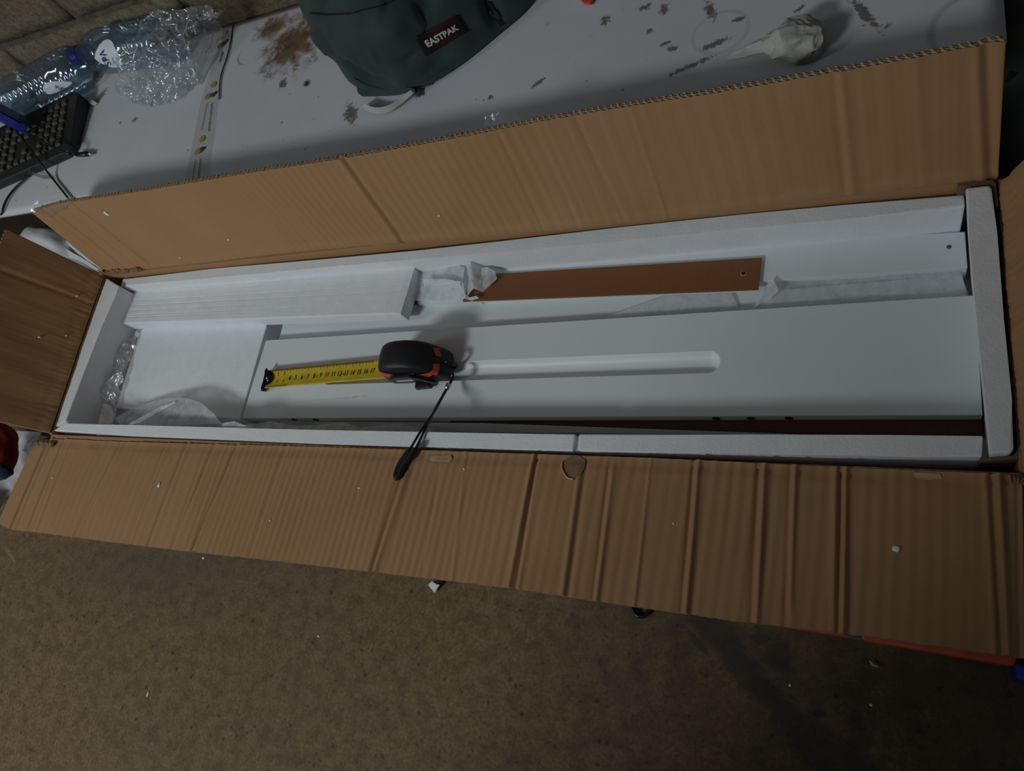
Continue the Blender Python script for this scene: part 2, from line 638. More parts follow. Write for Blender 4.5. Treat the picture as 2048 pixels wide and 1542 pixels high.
SPAINK = plain('navy_ink', (.03, .04, .12, 1), .5, .3)
KEYCASE = plain('keyboard_case', (.018, .019, .019, 1), .5, .4, scale=40)
KEYCAP = plain('dusty_keycap', (.060, .055, .042, 1), .65, .3, var=.35, scale=150)
PAPER = plain('white_paper', (.62, .63, .60, 1), .85, .2, var=.06)
PAPER2 = plain('cream_paper', (.46, .455, .42, 1), .85, .2, var=.06)
CRUMB = plain('foam_crumb', (.82, .82, .80, 1), .8, .2)
PROTECT = plain('brown_corner_plastic', (.16, .098, .066, 1), .5, .4, var=.2)
REDBAR = plain('red_orange_paint', (.55, .10, .045, 1), .5, .3, var=.2)
WHITEPL = plain('white_plastic_sheet', (.60, .60, .64, 1), .45, .4, var=.08)
GREYPL = plain('dull_grey_plastic', (.10, .105, .10, 1), .5, .4)

def m_blade():
    k = NT('yellow_blade')
    c = k.ramp(k.noise(50, 4), [(.3, (.52, .36, .02)), (.7, (.62, .47, .035))])
    k.color(c).set(.35, .4)
    return k.m
BLADE = m_blade()

def m_patch():
    k = NT('red_black_patch')
    e = k.ell((0, 0), .017, .010, .45, 1.6)
    k.color(k.mix(k.math('MULTIPLY', e, .8), (.010, .008, .009, 1), (.085, .008, .011, 1))).set(.6, .3)
    return k.m
PATCH = m_patch()

# ------------------------------------------------------------------ the setting
fl = mk('floor', [(-3, -3, 0), (4, -3, 0), (4, 1.2, 0), (-3, 1.2, 0)], [(0, 1, 2, 3)], FLOOR, origin=(0, 0, 0))
tag(fl, 'brown speckled concrete floor with dark oil stains', kind='structure')

WY = 0.618
wall = mk('wall_back', [(-3, WY + .012, 0), (4, WY + .012, 0), (4, WY + .012, 2.2), (-3, WY + .012, 2.2),
                        (-3, WY + .2, 0), (4, WY + .2, 0), (4, WY + .2, 2.2), (-3, WY + .2, 2.2)],
          [(0, 1, 2, 3), (5, 4, 7, 6), (4, 0, 3, 7), (1, 5, 6, 2), (3, 2, 6, 7)], MORTAR, smooth=False)
tag(wall, 'rough grey-brown concrete block wall behind the bottles', kind='structure')
JZ = RIM + .126     # the mortar joint that shows above the white carton
def block_mesh(w, h, seed):
    bm = bmesh.new()
    nx, nzz = 26, 13
    g = [[None] * (nzz + 1) for _ in range(nx + 1)]
    for i in range(nx + 1):
        for j in range(nzz + 1):
            x, z = i / nx * w, j / nzz * h
            e = min(x, w - x, z, h - z)
            rnd = -.0016 * max(0, 1 - e / .005) ** 2
            d = .0055 + rnd + .0022 * noise.noise(Vector((x * 45 + seed, z * 45, seed)))
            wob = .002 * noise.noise(Vector((x * 20, z * 20, seed + 9)))
            g[i][j] = bm.verts.new((x + (wob if i in (0, nx) else 0), -d, z + (wob if j in (0, nzz) else 0)))
    for i in range(nx):
        for j in range(nzz):
            bm.faces.new((g[i][j], g[i + 1][j], g[i + 1][j + 1], g[i][j + 1]))
    rim = [g[i][0] for i in range(nx + 1)] + [g[nx][j] for j in range(1, nzz + 1)] + \
          [g[i][nzz] for i in range(nx - 1, -1, -1)] + [g[0][j] for j in range(nzz - 1, 0, -1)]
    back = [bm.verts.new((v.co.x, .004, v.co.z)) for v in rim]
    for k in range(len(rim)):
        q = (k + 1) % len(rim)
        bm.faces.new((rim[q], rim[k], back[k], back[q]))
    me = bpy.data.meshes.new('concrete_block')
    bmesh.ops.recalc_face_normals(bm, faces=bm.faces)
    bm.to_mesh(me)
    bm.free()
    me.polygons.foreach_set('use_smooth', [True] * len(me.polygons))
    me.materials.append(BLOCK)
    return me
BW, BH = .388, .188
bms = [block_mesh(BW, BH, s) for s in (1.3, 6.1, 3.7)]
wo = ORIG[wall.name]
for row in range(-2, 3):
    z0 = JZ + .006 + row * .20
    for c in range(-4, 7):
        x0 = c * .40 + (.20 if row % 2 else 0) - .47
        if x0 < -1.6 or x0 > 2.2:
            continue
        o = bpy.data.objects.new('concrete_block', bms[(c + row) % 3])
        COL.objects.link(o)
        o.parent = wall
        o.location = Vector((x0, WY + .012, z0)) - wo
        # courses tilt by a hair like the wall in the photograph

# added unseen carton, left of the viewer, there only to shade the right front
tc = Matrix.Rotation(math.radians(44.6), 3, 'Z')
cpos = Vector((.556, -.797, 0))
bm = bmesh.new()
bm_prism(bm, [cpos + tc @ Vector((x, y, 1.05)) for x, y in ((-.13, -.2), (.13, -.2), (.13, .2), (-.13, .2))], 0.001, .004, 2)
tall = from_bm('added_shade_carton', bm, KRAFT)
tag(tall, 'added unseen tall carton that shades the right front of the open carton', 'box')

# ------------------------------------------------------------------ brown cardboard carton
LB, LF = at(208, 548, RIM), at(100, 868, RIM)
RB, RF = at(1996, 356, RIM), at(2042, 944, RIM)
box = empty('cardboard_box', (.56, .13, 0), 'long open brown cardboard carton with four raised flaps holding white foam and boards', 'box')

def flap(name, A, B, n, creases, ripples, nu, nv, thick=.0056, score=0.0, jit=.0004, edge=True, emat=None, proud=.0008, cw=1.0, fine=.00003, lab=None, rolled=0.0):
    """double wall board: A along the hinge, B along the free edge, n the inner normal"""
    A = smoothed(A, 2); B = smoothed(B, 1)
    fa, ia, LA = curve_at(A)
    fb, ib, LBn = curve_at(B)
    n = Vector(n).normalized()
    cr = []
    for (p0, p1, w, d) in creases:      # pixel near hinge, pixel near edge, width (m), depth (m)
        q0, q1 = atp(*p0, A[len(A) // 2], n), atp(*p1, A[len(A) // 2], n)
        # v of the two points
        def uv(q):
            u = ia(q)
            for _ in range(4):
                a, b = fa(u), fb(u)
                v = max(0.0, min(1.0, (q - a).dot(b - a) / (b - a).length_squared))
                u = ia(q) * (1 - v) + ib(q) * v
            return u, v
        u0, v0 = uv(q0); u1, v1 = uv(q1)
        sl = (u1 - u0) / max(v1 - v0, 1e-3)
        cr.append((u0 - sl * v0, sl, w * cw / LA, d, min(v0, v1), max(v0, v1)))
    fr, bk = [], []
    for i in range(nu + 1):
        u = i / nu
        a, b = fa(u), fb(u)
        for j in range(nv + 1):
            v = j / nv
            vv = v
            if j == nv:
                vv = 1 + jit * (noise.noise(Vector((u * 240, 3.3, 1))) + .7 * noise.noise(Vector((u * 70, 8, 1)))) / .12
            p = a.lerp(b, vv)
            d = 0.0
            for (u0, sl, w, dep, va, vb) in cr:
                x = (u - u0 - sl * v) / w
                if abs(x) < 4:
                    fade = 1.0 if va - .12 <= v <= vb + .12 else .25
                    d += .8 * fade * dep * (math.exp(-x * x * 2) - .35 * math.exp(-(x - 1.6) ** 2) * (1 if dep < 0 else .5))
            for (pitch, amp, ua, ub, ph) in ripples:
                if ua < u < ub:
                    e = min(1, (u - ua) / .05, (ub - u) / .05)
                    d += e * amp * math.sin(2 * math.pi * (u * LA / pitch) + ph + 1.5 * noise.noise(Vector((u * 12, v, ph)))) * \
                        (.7 + .6 * noise.noise(Vector((u * 25, v * 1.2, 5))))
            d += fine * math.sin(2 * math.pi * u * LA / .0065)
            d += .0012 * noise.noise(Vector((u * 9, v * 2, n.y * 7)))
            if score:
                s = v * (b - a).length
                d += score * math.exp(-((s - .006) / .0035) ** 2) - .6 * score * math.exp(-((s - .0125) / .002) ** 2)
                d += .0009 * math.exp(-s / .02) * noise.noise(Vector((u * 60, v * 8, 2)))
            fr.append(p + n * d)
            bk.append(p + n * (d * .5 - thick))
    m = len(fr)
    F = grid_faces(nu, nv) + grid_faces(nu, nv, m, True)
    for i in (0, nu):
        for j in range(nv):
            q = i * (nv + 1) + j
            f = (q, q + 1, m + q + 1, m + q)
            F.append(f if i == 0 else f[::-1])
    o = mk(name, fr + bk, F, KRAFT, box, True)
    if lab:
        o['label'] = lab
    if edge:
        V, F = [], []
        steps = int(LBn / .0058) * 6
        for layer, (t0, t1) in enumerate(((.0006, .0029), (.0031, .0054))):
            for i in range(steps + 1):
                u = i / steps
                k = u * nu
                i0 = min(int(k), nu - 1)
                ft = k - i0
                q = i0 * (nv + 1) + nv
                p = fr[q].lerp(fr[q + nv + 1], ft)
                ph = (i % 6) / 6 * 2 * math.pi + layer
                dd = t0 + (t1 - t0) * (.5 + .5 * math.sin(ph))
                inn = (fa(u) - fb(u)).normalized()
                jj = .0005 * noise.noise(Vector((u * 300, layer, 3)))
                V += [p - n * dd + inn * (jj - proud), p - n * dd + inn * .0035]
        off = steps + 1
        for layer in range(2):
            for i in range(steps):
                a = 2 * (layer * off + i)
                F.append((a, a + 2, a + 3, a + 1))
        base = len(V)
        for i in range(0, nu + 1):
            p = fr[i * (nv + 1) + nv]
            inn = (fa(i / nu) - fb(i / nu)).normalized()
            V += [p - n * .0028 - inn * proud * .7, p - n * .0028 + inn * .007]
        for i in range(nu):
            a = base + 2 * i
            F.append((a, a + 2, a + 3, a + 1))
        mk('corrugated_core', V, F, emat or KRAFT_EDGE, o, False)
    return o

# walls and bottom of the carton
def ext(p, q, t):
    d = (q - p).normalized()
    nrm = Vector((d.y, -d.x, 0))
    return [p, q, q + nrm * t, p + nrm * t]
for nm, p, q in (('side_wall', LF, RF), ('side_wall', RB, LB), ('end_wall', RF, RB), ('end_wall', LB, LF)):
    prism(nm, [Vector((v.x, v.y, RIM - .002)) for v in ext(p, q, .005)], .003, KRAFT, box, .0006)
prism('bottom_panel', [Vector((v.x, v.y, .006)) for v in (LF, RF, RB, LB)], .0005, KRAFT, box, .0004)

# back flap, leaning against the white carton
thB = math.radians(78.65)
nB = Vector((0, -math.sin(thB), math.cos(thB)))
hB = [at(x, y, RIM) for x, y in ((212, 546), (300, 538), (420, 524), (560, 508), (700, 495), (805, 486), (1000, 471), (1240, 449), (1450, 425), (1700, 390), (1850, 373), (1996, 356))]
pB = Vector((.5, .25, RIM))
for k_ in range(len(hB)):
    hB[k_].y += 0.0
eB = [atp(x, y, pB, nB) for x, y in ((62, 424), (100, 412), (135, 404), (250, 388), (460, 352), (683, 318), (900, 278), (1040, 250), (1200, 222), (1400, 190), (1665, 146), (1850, 112), (2012, 80))]
cB = [((805, 484), (683, 320), .0042, -.0030), ((795, 484), (673, 320), .004, .0012),
      ((285, 524), (141, 411), .0035, -.0022), ((262, 530), (118, 415), .004, -.0014), ((238, 534), (100, 425), .003, .0018),
      ((225, 536), (88, 428), .003, -.0015), ((1690, 364), (1668, 150), .005, -.0016), ((1700, 364), (1678, 150), .006, .0012),
      ((1985, 350), (1975, 100), .005, -.0018), ((1965, 352), (1955, 110), .005, .0016),
      ((1240, 420), (1160, 262), .004, -.0009), ((1150, 430), (1070, 262), .004, -.0008), ((1080, 440), (1005, 290), .003, -.0007),
      ((1330, 420), (1265, 230), .004, .0008), ((1850, 368), (1835, 130), .006, .0008)]
back_flap = flap('long_flap', hB, eB, nB, cB, [(.011, .00022, .30, .75, 0), (.017, .0002, .6, .98, 1)], 1100, 26, score=.0024, lab='upright long flap leaning on the white carton')

# front flap, standing out almost level
aF = math.radians(4.6)
nF = Vector((0, math.sin(aF), math.cos(aF)))
hF = [at(x, y, RIM) for x, y in ((70, 882), (100, 876), (260, 884), (450, 889), (640, 893), (960, 905), (1144, 910), (1300, 915), (1480, 924), (1665, 933), (1860, 942), (2045, 950))]
pF = Vector((.5, 0, RIM))
eF = [atp(x, y, pF, nF) for x, y in ((-4, 1046), (22, 1060), (60, 1062), (170, 1077), (330, 1097), (560, 1122), (742, 1143), (1000, 1172), (1200, 1203), (1375, 1228), (1480, 1243), (1690, 1266), (1860, 1289), (2050, 1316))]
cF = [((795, 975), (742, 1142), .005, -.0034), ((804, 975), (751, 1142), .006, .0016), ((93, 891), (22, 1054), .004, -.0034), ((100, 892), (32, 1054), .004, .0012),
      ((120, 893), (55, 1060), .004, -.0018), ((137, 893), (72, 1060), .003, .0010), ((230, 905), (150, 1068), .0035, -.0014),
      ((370, 895), (297, 1085), .004, -.0014), ((425, 898), (345, 1090), .004, -.0013), ((470, 895), (385, 1095), .004, -.0022), ((330, 893), (260, 1080), .003, -.0008),
      ((570, 900), (500, 1110), .004, -.0010), ((1066, 920), (1020, 1165), .004, .0022), ((1072, 920), (1032, 1165), .003, -.0022),
      ((1158, 960), (1126, 1188), .005, .0022), ((1168, 960), (1136, 1188), .004, -.0012), ((1225, 960), (1195, 1195), .004, .0016), ((1215, 960), (1186, 1195), .003, -.0014),
      ((1300, 930), (1270, 1205), .003, .0012), ((1396, 935), (1373, 1225), .0045, .0026), ((1386, 935), (1363, 1225), .004, -.0020),
      ((1528, 930), (1514, 1240), .0045, .0028), ((1518, 930), (1502, 1240), .005, -.0022), ((1588, 960), (1580, 1180), .004, .0020), ((1579, 960), (1570, 1180), .004, -.0014),
      ((1672, 940), (1668, 1262), .006, .0024), ((1690, 970), (1686, 1265), .004, .0030), ((1680, 960), (1676, 1265), .004, -.0024),
      ((1970, 950), (1990, 1290), .004, .0014), ((1996, 945), (2014, 1300), .005, .0032), ((1984, 945), (2004, 1300), .004, -.0020),
      ((2035, 955), (2040, 1300), .003, -.0016), ((880, 925), (842, 1150), .004, -.0007), ((930, 925), (905, 1150), .004, .0008)]
front_flap = flap('long_flap', hF, eF, nF, cF, [(.0085, .00034, .26, .66, 0), (.012, .00020, .02, .42, 2), (.0105, .00036, .6, .98, 1)], 1250, 24, score=-.0014, jit=.0005, thick=.0042, emat=KRAFT, proud=-.0003, cw=.72, lab='level long flap with torn spots, nearest the viewer')

# end flaps
aL = math.radians(64.8)
nL = Vector((math.sin(aL), 0, math.cos(aL)))
pL = (LB + LF) / 2
hL = [at(100, 866, RIM), at(135, 765, RIM), at(172, 652, RIM), at(208, 552, RIM)]
top_b = atp(12, 458, pL, nL)
dL = top_b - hL[-1]
eL = [hL[0] + Vector((dL.x * .97, -.004, dL.z * .97)), hL[1] + Vector((dL.x, 0, dL.z)), hL[2] + Vector((dL.x, .002, dL.z)), top_b]
cL = [((150, 800), (20, 760), .004, -.0012)]
left_flap = flap('end_flap', hL, eL, nL, [((190, 610), (0, 540), .004, -.0010)], [(.013, .00005, .05, .95, 0)], 240, 20, fine=.00002, score=.0012, lab='end flap in shade, dark reddish brown')
aR = math.radians(70)
nR = Vector((-math.sin(aR), 0, math.cos(aR)))
hR = [at(1999, 368, RIM), at(2012, 560, RIM), at(2030, 760, RIM), at(2046, 944, RIM)]
dR = Vector((math.cos(aR), 0, math.sin(aR))) * .127
eR = [p + dR for p in hR]
eR[0] += Vector((0, -.006, 0))
right_flap = flap('end_flap', hR, eR, nR, [], [(.013, .00005, .05, .95, 0)], 240, 20, fine=.00002, score=.0012, lab='end flap at the right edge')

# torn spots and tape on the carton
def patch_on(name, pxs, p0, n, off, mat, parent, thick=.0008, rough=.0006):
    n = Vector(n)
    top = []
    for i, (x, y) in enumerate(pxs):
        q = atp(x, y, p0, n)
        top.append(q + n * (off + rough * noise.noise(q * 90)))
    bot = [q - n * (thick + off + .0015) for q in top]
    return prism(name, top, bot, mat, parent, .0002, 1)
front_bvh = bvh_of(front_flap)
def surf_patch(name, pxs, bvh, mat, parent, off=.0006):
    """thin patch lying on a surface: ring of pixels + centre, following the surface"""
    pts = []
    cxp = sum(p[0] for p in pxs) / len(pxs); cyp = sum(p[1] for p in pxs) / len(pxs)
    rings = 4
    V = []
    for r in range(rings):
        s = 1 - r / rings
        for (x, y) in pxs:
            V.append(hit(bvh, cxp + (x - cxp) * s, cyp + (y - cyp) * s, off))
    V.append(hit(bvh, cxp, cyp, off))
    if any(v is None for v in V):
        return None
    n = len(pxs)
    F = []
    for r in range(rings - 1):
        for i in range(n):
            F.append((r * n + i, r * n + (i + 1) % n, (r + 1) * n + (i + 1) % n, (r + 1) * n + i))
    for i in range(n):
        F.append(((rings - 1) * n + i, (rings - 1) * n + (i + 1) % n, len(V) - 1))
    return mk(name, V, F, mat, parent, True)
t_ = surf_patch('torn_patch', [(1126, 925), (1140, 913), (1160, 912), (1172, 920), (1168, 938), (1160, 950), (1148, 958), (1136, 957), (1128, 945)], front_bvh, KRAFT_RAW, front_flap, .0007)
if t_: t_['label'] = 'round torn spot showing darker inner board'
surf_patch('dented_tab', [(862, 912), (902, 910), (905, 918), (899, 925), (860, 922)], front_bvh, KRAFT_EDGE, front_flap, .0007)
surf_patch('peeled_liner', [(1826, 944), (1880, 948), (1884, 958), (1850, 962), (1830, 956)], front_bvh, KRAFT_EDGE, front_flap, .0007)
surf_patch('peeled_liner', [(1925, 945), (1955, 940), (1962, 960), (1945, 975), (1922, 968)], front_bvh, KRAFT_EDGE, front_flap, .0009)
# paper curl round the torn hole
tube('torn_rim', [hit(front_bvh, x, y, .001) for x, y in ((1126, 925), (1124, 936), (1128, 947), (1136, 957), (1148, 959))], .0009, KRAFT_EDGE, front_flap, 6)
# ragged bottom left corner of the back flap
def rag(name, px0, px1, n_, p0, nrm, parent, amp=.005, cnt=26, w=.007):
    V, F = [], []
    for i in range(cnt + 1):
        u = i / cnt
        q = atp(px0[0] + (px1[0] - px0[0]) * u, px0[1] + (px1[1] - px0[1]) * u, p0, nrm)
        up = Vector(n_)
        h = .5 + .9 * abs(noise.noise(Vector((u * 14, 2, 3))))
        V += [q + nrm * .0015, q + up * w * .5 * h + nrm * (.003 + amp * .4 * noise.noise(Vector((u * 9, 7, 1)))), q + up * w * h + nrm * (.001 + amp * .5 * noise.noise(Vector((u * 16, 1, 8))))]
    for i in range(cnt):
        for j in range(2):
            a = i * 3 + j
            F.append((a, a + 3, a + 4, a + 1))
    return mk(name, V, F, KRAFT_RAW, parent, False)
rag('torn_fringe', (204, 549), (288, 541), (0, .2, 1), pB + nB * .002, nB, back_flap, .012, 34, .012)
rag('torn_fringe', (78, 880), (112, 884), (0, -1, .1), pF, nF, front_flap, w=.012)
rag('torn_fringe', (2018, 948), (2046, 952), (0, -1, .1), pF, nF, front_flap, .006, 14, .014)
# packing tape left on the flap ends
def film_patch(name, A, B, mat, parent, amp=.0012, s=60, nu=16, nv=8, seed=0, thick=0):
    return ruled(name, A, B, nu, nv, mat, parent, crumple(amp, s, seed), thick)
film_patch('packing_tape', [atp(x, y, pB + nB * .005, nB) for x, y in ((60, 425), (92, 440), (128, 420))], [atp(x, y, pB - nB * .006, nB) for x, y in ((70, 402), (120, 396), (150, 392))], TAPE_THIN2, back_flap, .0012, 80)
film_patch('packing_tape', [atp(x, y, pB - nB * .007, nB) for x, y in ((966, 262), (1005, 255), (1048, 248))], [atp(x, y, pB - nB * .016, nB) for x, y in ((970, 232), (1000, 222), (1034, 224))], TAPE_THIN2, back_flap, .0010, 70, seed=4)
film_patch('packing_tape', [atp(x, y, pF + nF * .002, nF) for x, y in ((96, 874), (72, 884), (52, 905))], [atp(x, y, pF + nF * .001, nF) for x, y in ((72, 868), (60, 876), (44, 900))], TAPE_CLEAR, front_flap, .0016, 90, seed=7)
ps = [atp(0, 1056, pF, nF), atp(6, 1070, pF - nF * .02, nF), atp(16, 1095, pF - nF * .05, nF), atp(33, 1127, pF - nF * .08, nF)]
ps2 = [atp(-12, 1060, pF, nF), atp(-6, 1085, pF - nF * .02, nF), atp(8, 1100, pF - nF * .05, nF), atp(31, 1128, pF - nF * .08, nF)]
film_patch('packing_tape', ps, ps2, TAPE_CLEAR, front_flap, .0008, 90, seed=9)
film_patch('packing_tape', [atp(x, y, pB - nB * .010, nB) for x, y in ((1880, 108), (1945, 96), (2008, 84))], [atp(x, y, pB - nB * .016, nB) for x, y in ((1884, 98), (1945, 84), (2004, 73))], TAPE_THIN2, back_flap, .001, 90, seed=12)

# ------------------------------------------------------------------ white foam in the carton
def foam_thing(name, top, zb, label, bevel=.0016, cat='packing foam'):
    bm = bmesh.new()
    bm_prism(bm, top, zb, bevel, 2)
    o = from_bm(name, bm, FOAM)
    return tag(o, label, cat)
R = lambda z: RIM + z
foam_thing('foam_underlay', [Vector((LF.x + .006, LF.y + .006, R(-.082))), Vector((RF.x - .008, RF.y + .008, R(-.082))), Vector((RB.x - .008, RB.y - .006, R(-.082))), Vector((LB.x + .006, LB.y - .006, R(-.082)))], .0075, 'white foam sheet at the bottom of the carton under all boards')
# back strip
zt = R(-.012)
bi = [at(x, y, zt) for x, y in ((240, 573), (420, 556), (640, 535), (830, 518), (1000, 504), (1240, 482), (1500, 455), (1700, 437), (1930, 413))]
bo = [Vector((p.x, .246 + .002 * math.sin(p.x * 9), zt)) for p in bi]
foam_thing('foam_strip', bi + bo[::-1], R(-.0819), 'long white foam strip along the back wall of the carton', .002)
# right end strip, standing a little proud
zt = R(.004)
er = [at(x, y, zt) for x, y in ((1931, 376), (1978, 370), (1984, 376), (1994, 460), (2008, 640), (2024, 800), (2028, 898), (2022, 906), (1978, 908), (1966, 760), (1950, 600), (1938, 470))]
erb = [Vector((p.x, p.y, R(-.0819))) for p in er]
for q_ in (0, 8, 9, 10, 11):
    erb[q_].x += .009
bm = bmesh.new()
bm_prism(bm, er, erb, .002, 2)
tag(from_bm('foam_end_block', bm, FOAM), 'white foam strip standing at the right end of the carton', 'packing foam')
# left end strip
zt = R(-.004)
el = [at(x, y, zt) for x, y in ((212, 556), (238, 572), (232, 590), (205, 650), (170, 740), (131, 842), (106, 856))]
zt2 = R(-.004)
foam_thing('foam_end_block', el, R(-.0819), 'white foam strip at the left end, beside the dark end flap', .0018)
# front strip: with the crack near its middle
zt = R(-.003)
fi = [at(x, y, zt) for x, y in ((131, 846), (260, 850), (480, 856), (640, 860), (960, 866), (1150, 868))]
fo = [at(x, y, zt) for x, y in ((106, 861), (260, 872), (480, 881), (640, 888), (960, 897), (1146, 902))]
fi2 = [at(x, y, zt) for x, y in ((1158, 868), (1500, 869), (1780, 870), (1966, 871))]
fo2 = [at(x, y, zt) for x, y in ((1158, 902), (1500, 908), (1780, 913), (1964, 914))]
zb = R(-.0819)
bm = bmesh.new()
bm_prism(bm, fo + fi[::-1], zb, .0014, 2)
bm_prism(bm, fo2 + fi2[::-1], zb, .0014, 2)
# the two halves are still joined below the crack
cr_ = [fo[-1] + Vector((-.004, .0005, -.004)), fo2[0] + Vector((.004, .0005, -.004)), fi2[0] + Vector((.004, -.0005, -.004)), fi[-1] + Vector((-.004, -.0005, -.004))]
bm_prism(bm, cr_, zb, .0006, 1)
tag(from_bm('foam_strip', bm, FOAM), 'long white foam strip along the front of the carton, cracked near its middle', 'packing foam')

# square slab on the left
zB = R(-.050)
sl = [at(x, y, zB) for x, y in ((283, 640), (231, 815), (480, 838), (537, 640))]
sl[0] = Vector((sl[0].x + .003, .232, zB)); sl[3] = Vector((sl[3].x, .232, zB))
foam_thing('foam_slab', sl, R(-.0819), 'square white foam slab lying left of the white drilled panel', .0018)

# ribbed plank lying over the slab
zP, zPb = R(-.030), R(-.0498)
pA, pBk, pC, pD = (at(x, y, zP) for x, y in ((213, 648), (800, 627), (829, 531), (240, 574)))
nu, nv = 60, 60
V, F = [], []
grooves = [.16, .22, .34, .47, .60, .78, .88]
for i in range(nu + 1):
    u = i / nu
    for j in range(nv + 1):
        v = j / nv
        a = pA.lerp(pBk, u); b = pD.lerp(pC, u)
        p = a.lerp(b, v)
        d = 0
        for g_ in grooves:
            d -= .0004 * math.exp(-((v - g_) / .012) ** 2) * max(0, 1 - u * 1.1 + .3 * (g_ in (.47, .6, .88)))
        e = min(u * .52, (1 - u) * .52, v * .06, (1 - v) * .06)
        d -= .0012 * max(0, 1 - e / .0016) ** 2
        d += .0003 * noise.noise(p * 120)
        V.append(p + Vector((0, 0, d)))
F = grid_faces(nu, nv)
rim = [i * (nv + 1) for i in range(nu + 1)] + [nu * (nv + 1) + j for j in range(1, nv + 1)] + [i * (nv + 1) + nv for i in range(nu - 1, -1, -1)] + [j for j in range(nv - 1, 0, -1)]
m0 = len(V)
for k in rim:
    V.append(Vector((V[k].x, V[k].y, zPb)))
nr = len(rim)
F = [f for f in F]
for k in range(nr):
    F.append((rim[(k + 1) % nr], rim[k], m0 + k, m0 + (k + 1) % nr))
F.append(tuple(m0 + k for k in range(nr))[::-1])
pk = mk('foam_plank', V, F, FOAM, None, False)
tag(pk, 'long white foam plank with faint ribs, lying across the square foam slab', 'packing foam')

# ------------------------------------------------------------------ furniture boards
def board(name, pxs, z, th, label, mat=WHITE, bevel=.0006):
    return prism(name, [at(x, y, z) for x, y in pxs], z - th, mat, None, bevel)
# drilled panel with the long scooped groove
zT, thP = R(-.048), .012
c0, c1, c2, c3 = (at(x, y, zT) for x, y in ((484, 836), (1965, 829), (1950, 591), (532, 681)))
panel = empty('drilled_panel', ((c0 + c2) / 2).to_tuple()[:2] + (zT - thP,), 'long white furniture panel with scooped groove and drilled front edge, under the tape measure', 'board')
gl_, gr_ = at(646, 752, zT), at(1441, 723, zT)
ax = (gr_ - gl_).normalized()
ay_ = Vector((-ax.y, ax.x, 0))
hw = (at(1100, 712, zT) - at(1100, 752, zT)).length / 2
mid0 = gl_ + ax * hw
mid1 = gr_ - ax * hw
def stadium(r, n=20, sq=None):
    pts = []
    for k in range(n + 1):
        a = -math.pi / 2 + math.pi * k / n
        pts.append(mid1 + ax * (r * math.cos(a)) + ay_ * (r * math.sin(a)))
    for k in range(n + 1):
        a = math.pi / 2 + math.pi * k / n
        pts.append(mid0 + ax * (r * math.cos(a)) + ay_ * (r * math.sin(a)))
    return pts
bm = bmesh.new()
ov = [bm.verts.new(p) for p in (c0, c1, c2, c3)]
oe = [bm.edges.new((ov[i], ov[(i + 1) % 4])) for i in range(4)]
sv = [bm.verts.new(p) for p in stadium(hw)]
se = [bm.edges.new((sv[i], sv[(i + 1) % len(sv)])) for i in range(len(sv))]
res = bmesh.ops.triangle_fill(bm, edges=oe + se, use_beauty=True)
# drop triangles inside the groove
for f in list(bm.faces):
    c = f.calc_center_median()
    t = max(0, min((mid1 - mid0).length, (c - mid0).dot(ax)))
    if (c - (mid0 + ax * t)).length < hw * .97:
        bm.faces.remove(f)
prev = sv
ringfaces = []
for r in range(1, 13):
    q = hw * (1 - r / 13)
    dz = -.0095 * math.sqrt(max(0, 1 - (q / hw) ** 2))
    cur = [bm.verts.new(p + Vector((0, 0, dz))) for p in stadium(max(q, 1e-5))]
    for i in range(len(sv)):
        j = (i + 1) % len(sv)
        f = bm.faces.new((prev[i], prev[j], cur[j], cur[i]))
        f.smooth = True
    prev = cur
bm.faces.new(prev[::-1])
lo = [bm.verts.new(p - Vector((0, 0, thP))) for p in (c0, c1, c2, c3)]
for i in range(4):
    j = (i + 1) % 4
    bm.faces.new((ov[i], ov[j], lo[j], lo[i]))
bm.faces.new(lo[::-1])
pb = from_bm('board', bm, WHITE, panel)
dE = (c1 - c0).normalized()
nE = Vector((dE.y, -dE.x, 0))
prism('edge_band', [c0 + nE * .0004 - Vector((0, 0, .0006)), c1 + nE * .0004 - Vector((0, 0, .0006)), c1 - nE * .0002 - Vector((0, 0, .0006)), c0 - nE * .0002 - Vector((0, 0, .0006))], zT - thP + .0005, WHITE_EDGE, panel, 0)
for x in (583, 626, 1430, 1500, 1576):
    u = (at(x, 832, zT) - c0).dot(dE)
    q = c0 + dE * u - Vector((0, 0, thP * .52)) + nE * .0005
    V, F = tube_data([q, q + nE * .0004], .0037, 14)
    mk('dowel_hole', V, F, HOLE, panel, False)
# fine scratch in the face
pb_bvh = bvh_of(pb)
for sc_, sm in ((((535, 812), (600, 804), (660, 798), (700, 795)), WHITE_EDGE), (((704, 795), (718, 793)), BIRDINK), (((722, 793), (734, 791.5)), BIRDINK)):
    V, F = tube_data([at(x, y, zT + .0001) for x, y in sc_], .00016, 5)
    mk('scratch', V, F, sm, panel, True)

b_ = board('white_board', ((560, 672), (540, 730), (1480, 690), (1535, 566), (1000, 600), (572, 622)), R(-.060), .0218, '')
tag(b_, 'white board between the drilled panel and the brown strip, partly under both', 'board')
b_ = prism('white_board', [at(x, y, R(-.051)) for x, y in ((835, 607), (1935, 535), (1930, 463), (1240, 504), (838, 537))], R(-.0819), WHITE, None, .0008)
tag(b_, 'white board with one small hole near its right end, along the back foam', 'board')
hb = at(1898, 494, R(-.051))
V, F = tube_data([hb + Vector((0, 0, -.0005)), hb + Vector((0, 0, .0003))], .0020, 14)
hole2 = mk('drilled_hole', V, F, GREYPL, b_, False)
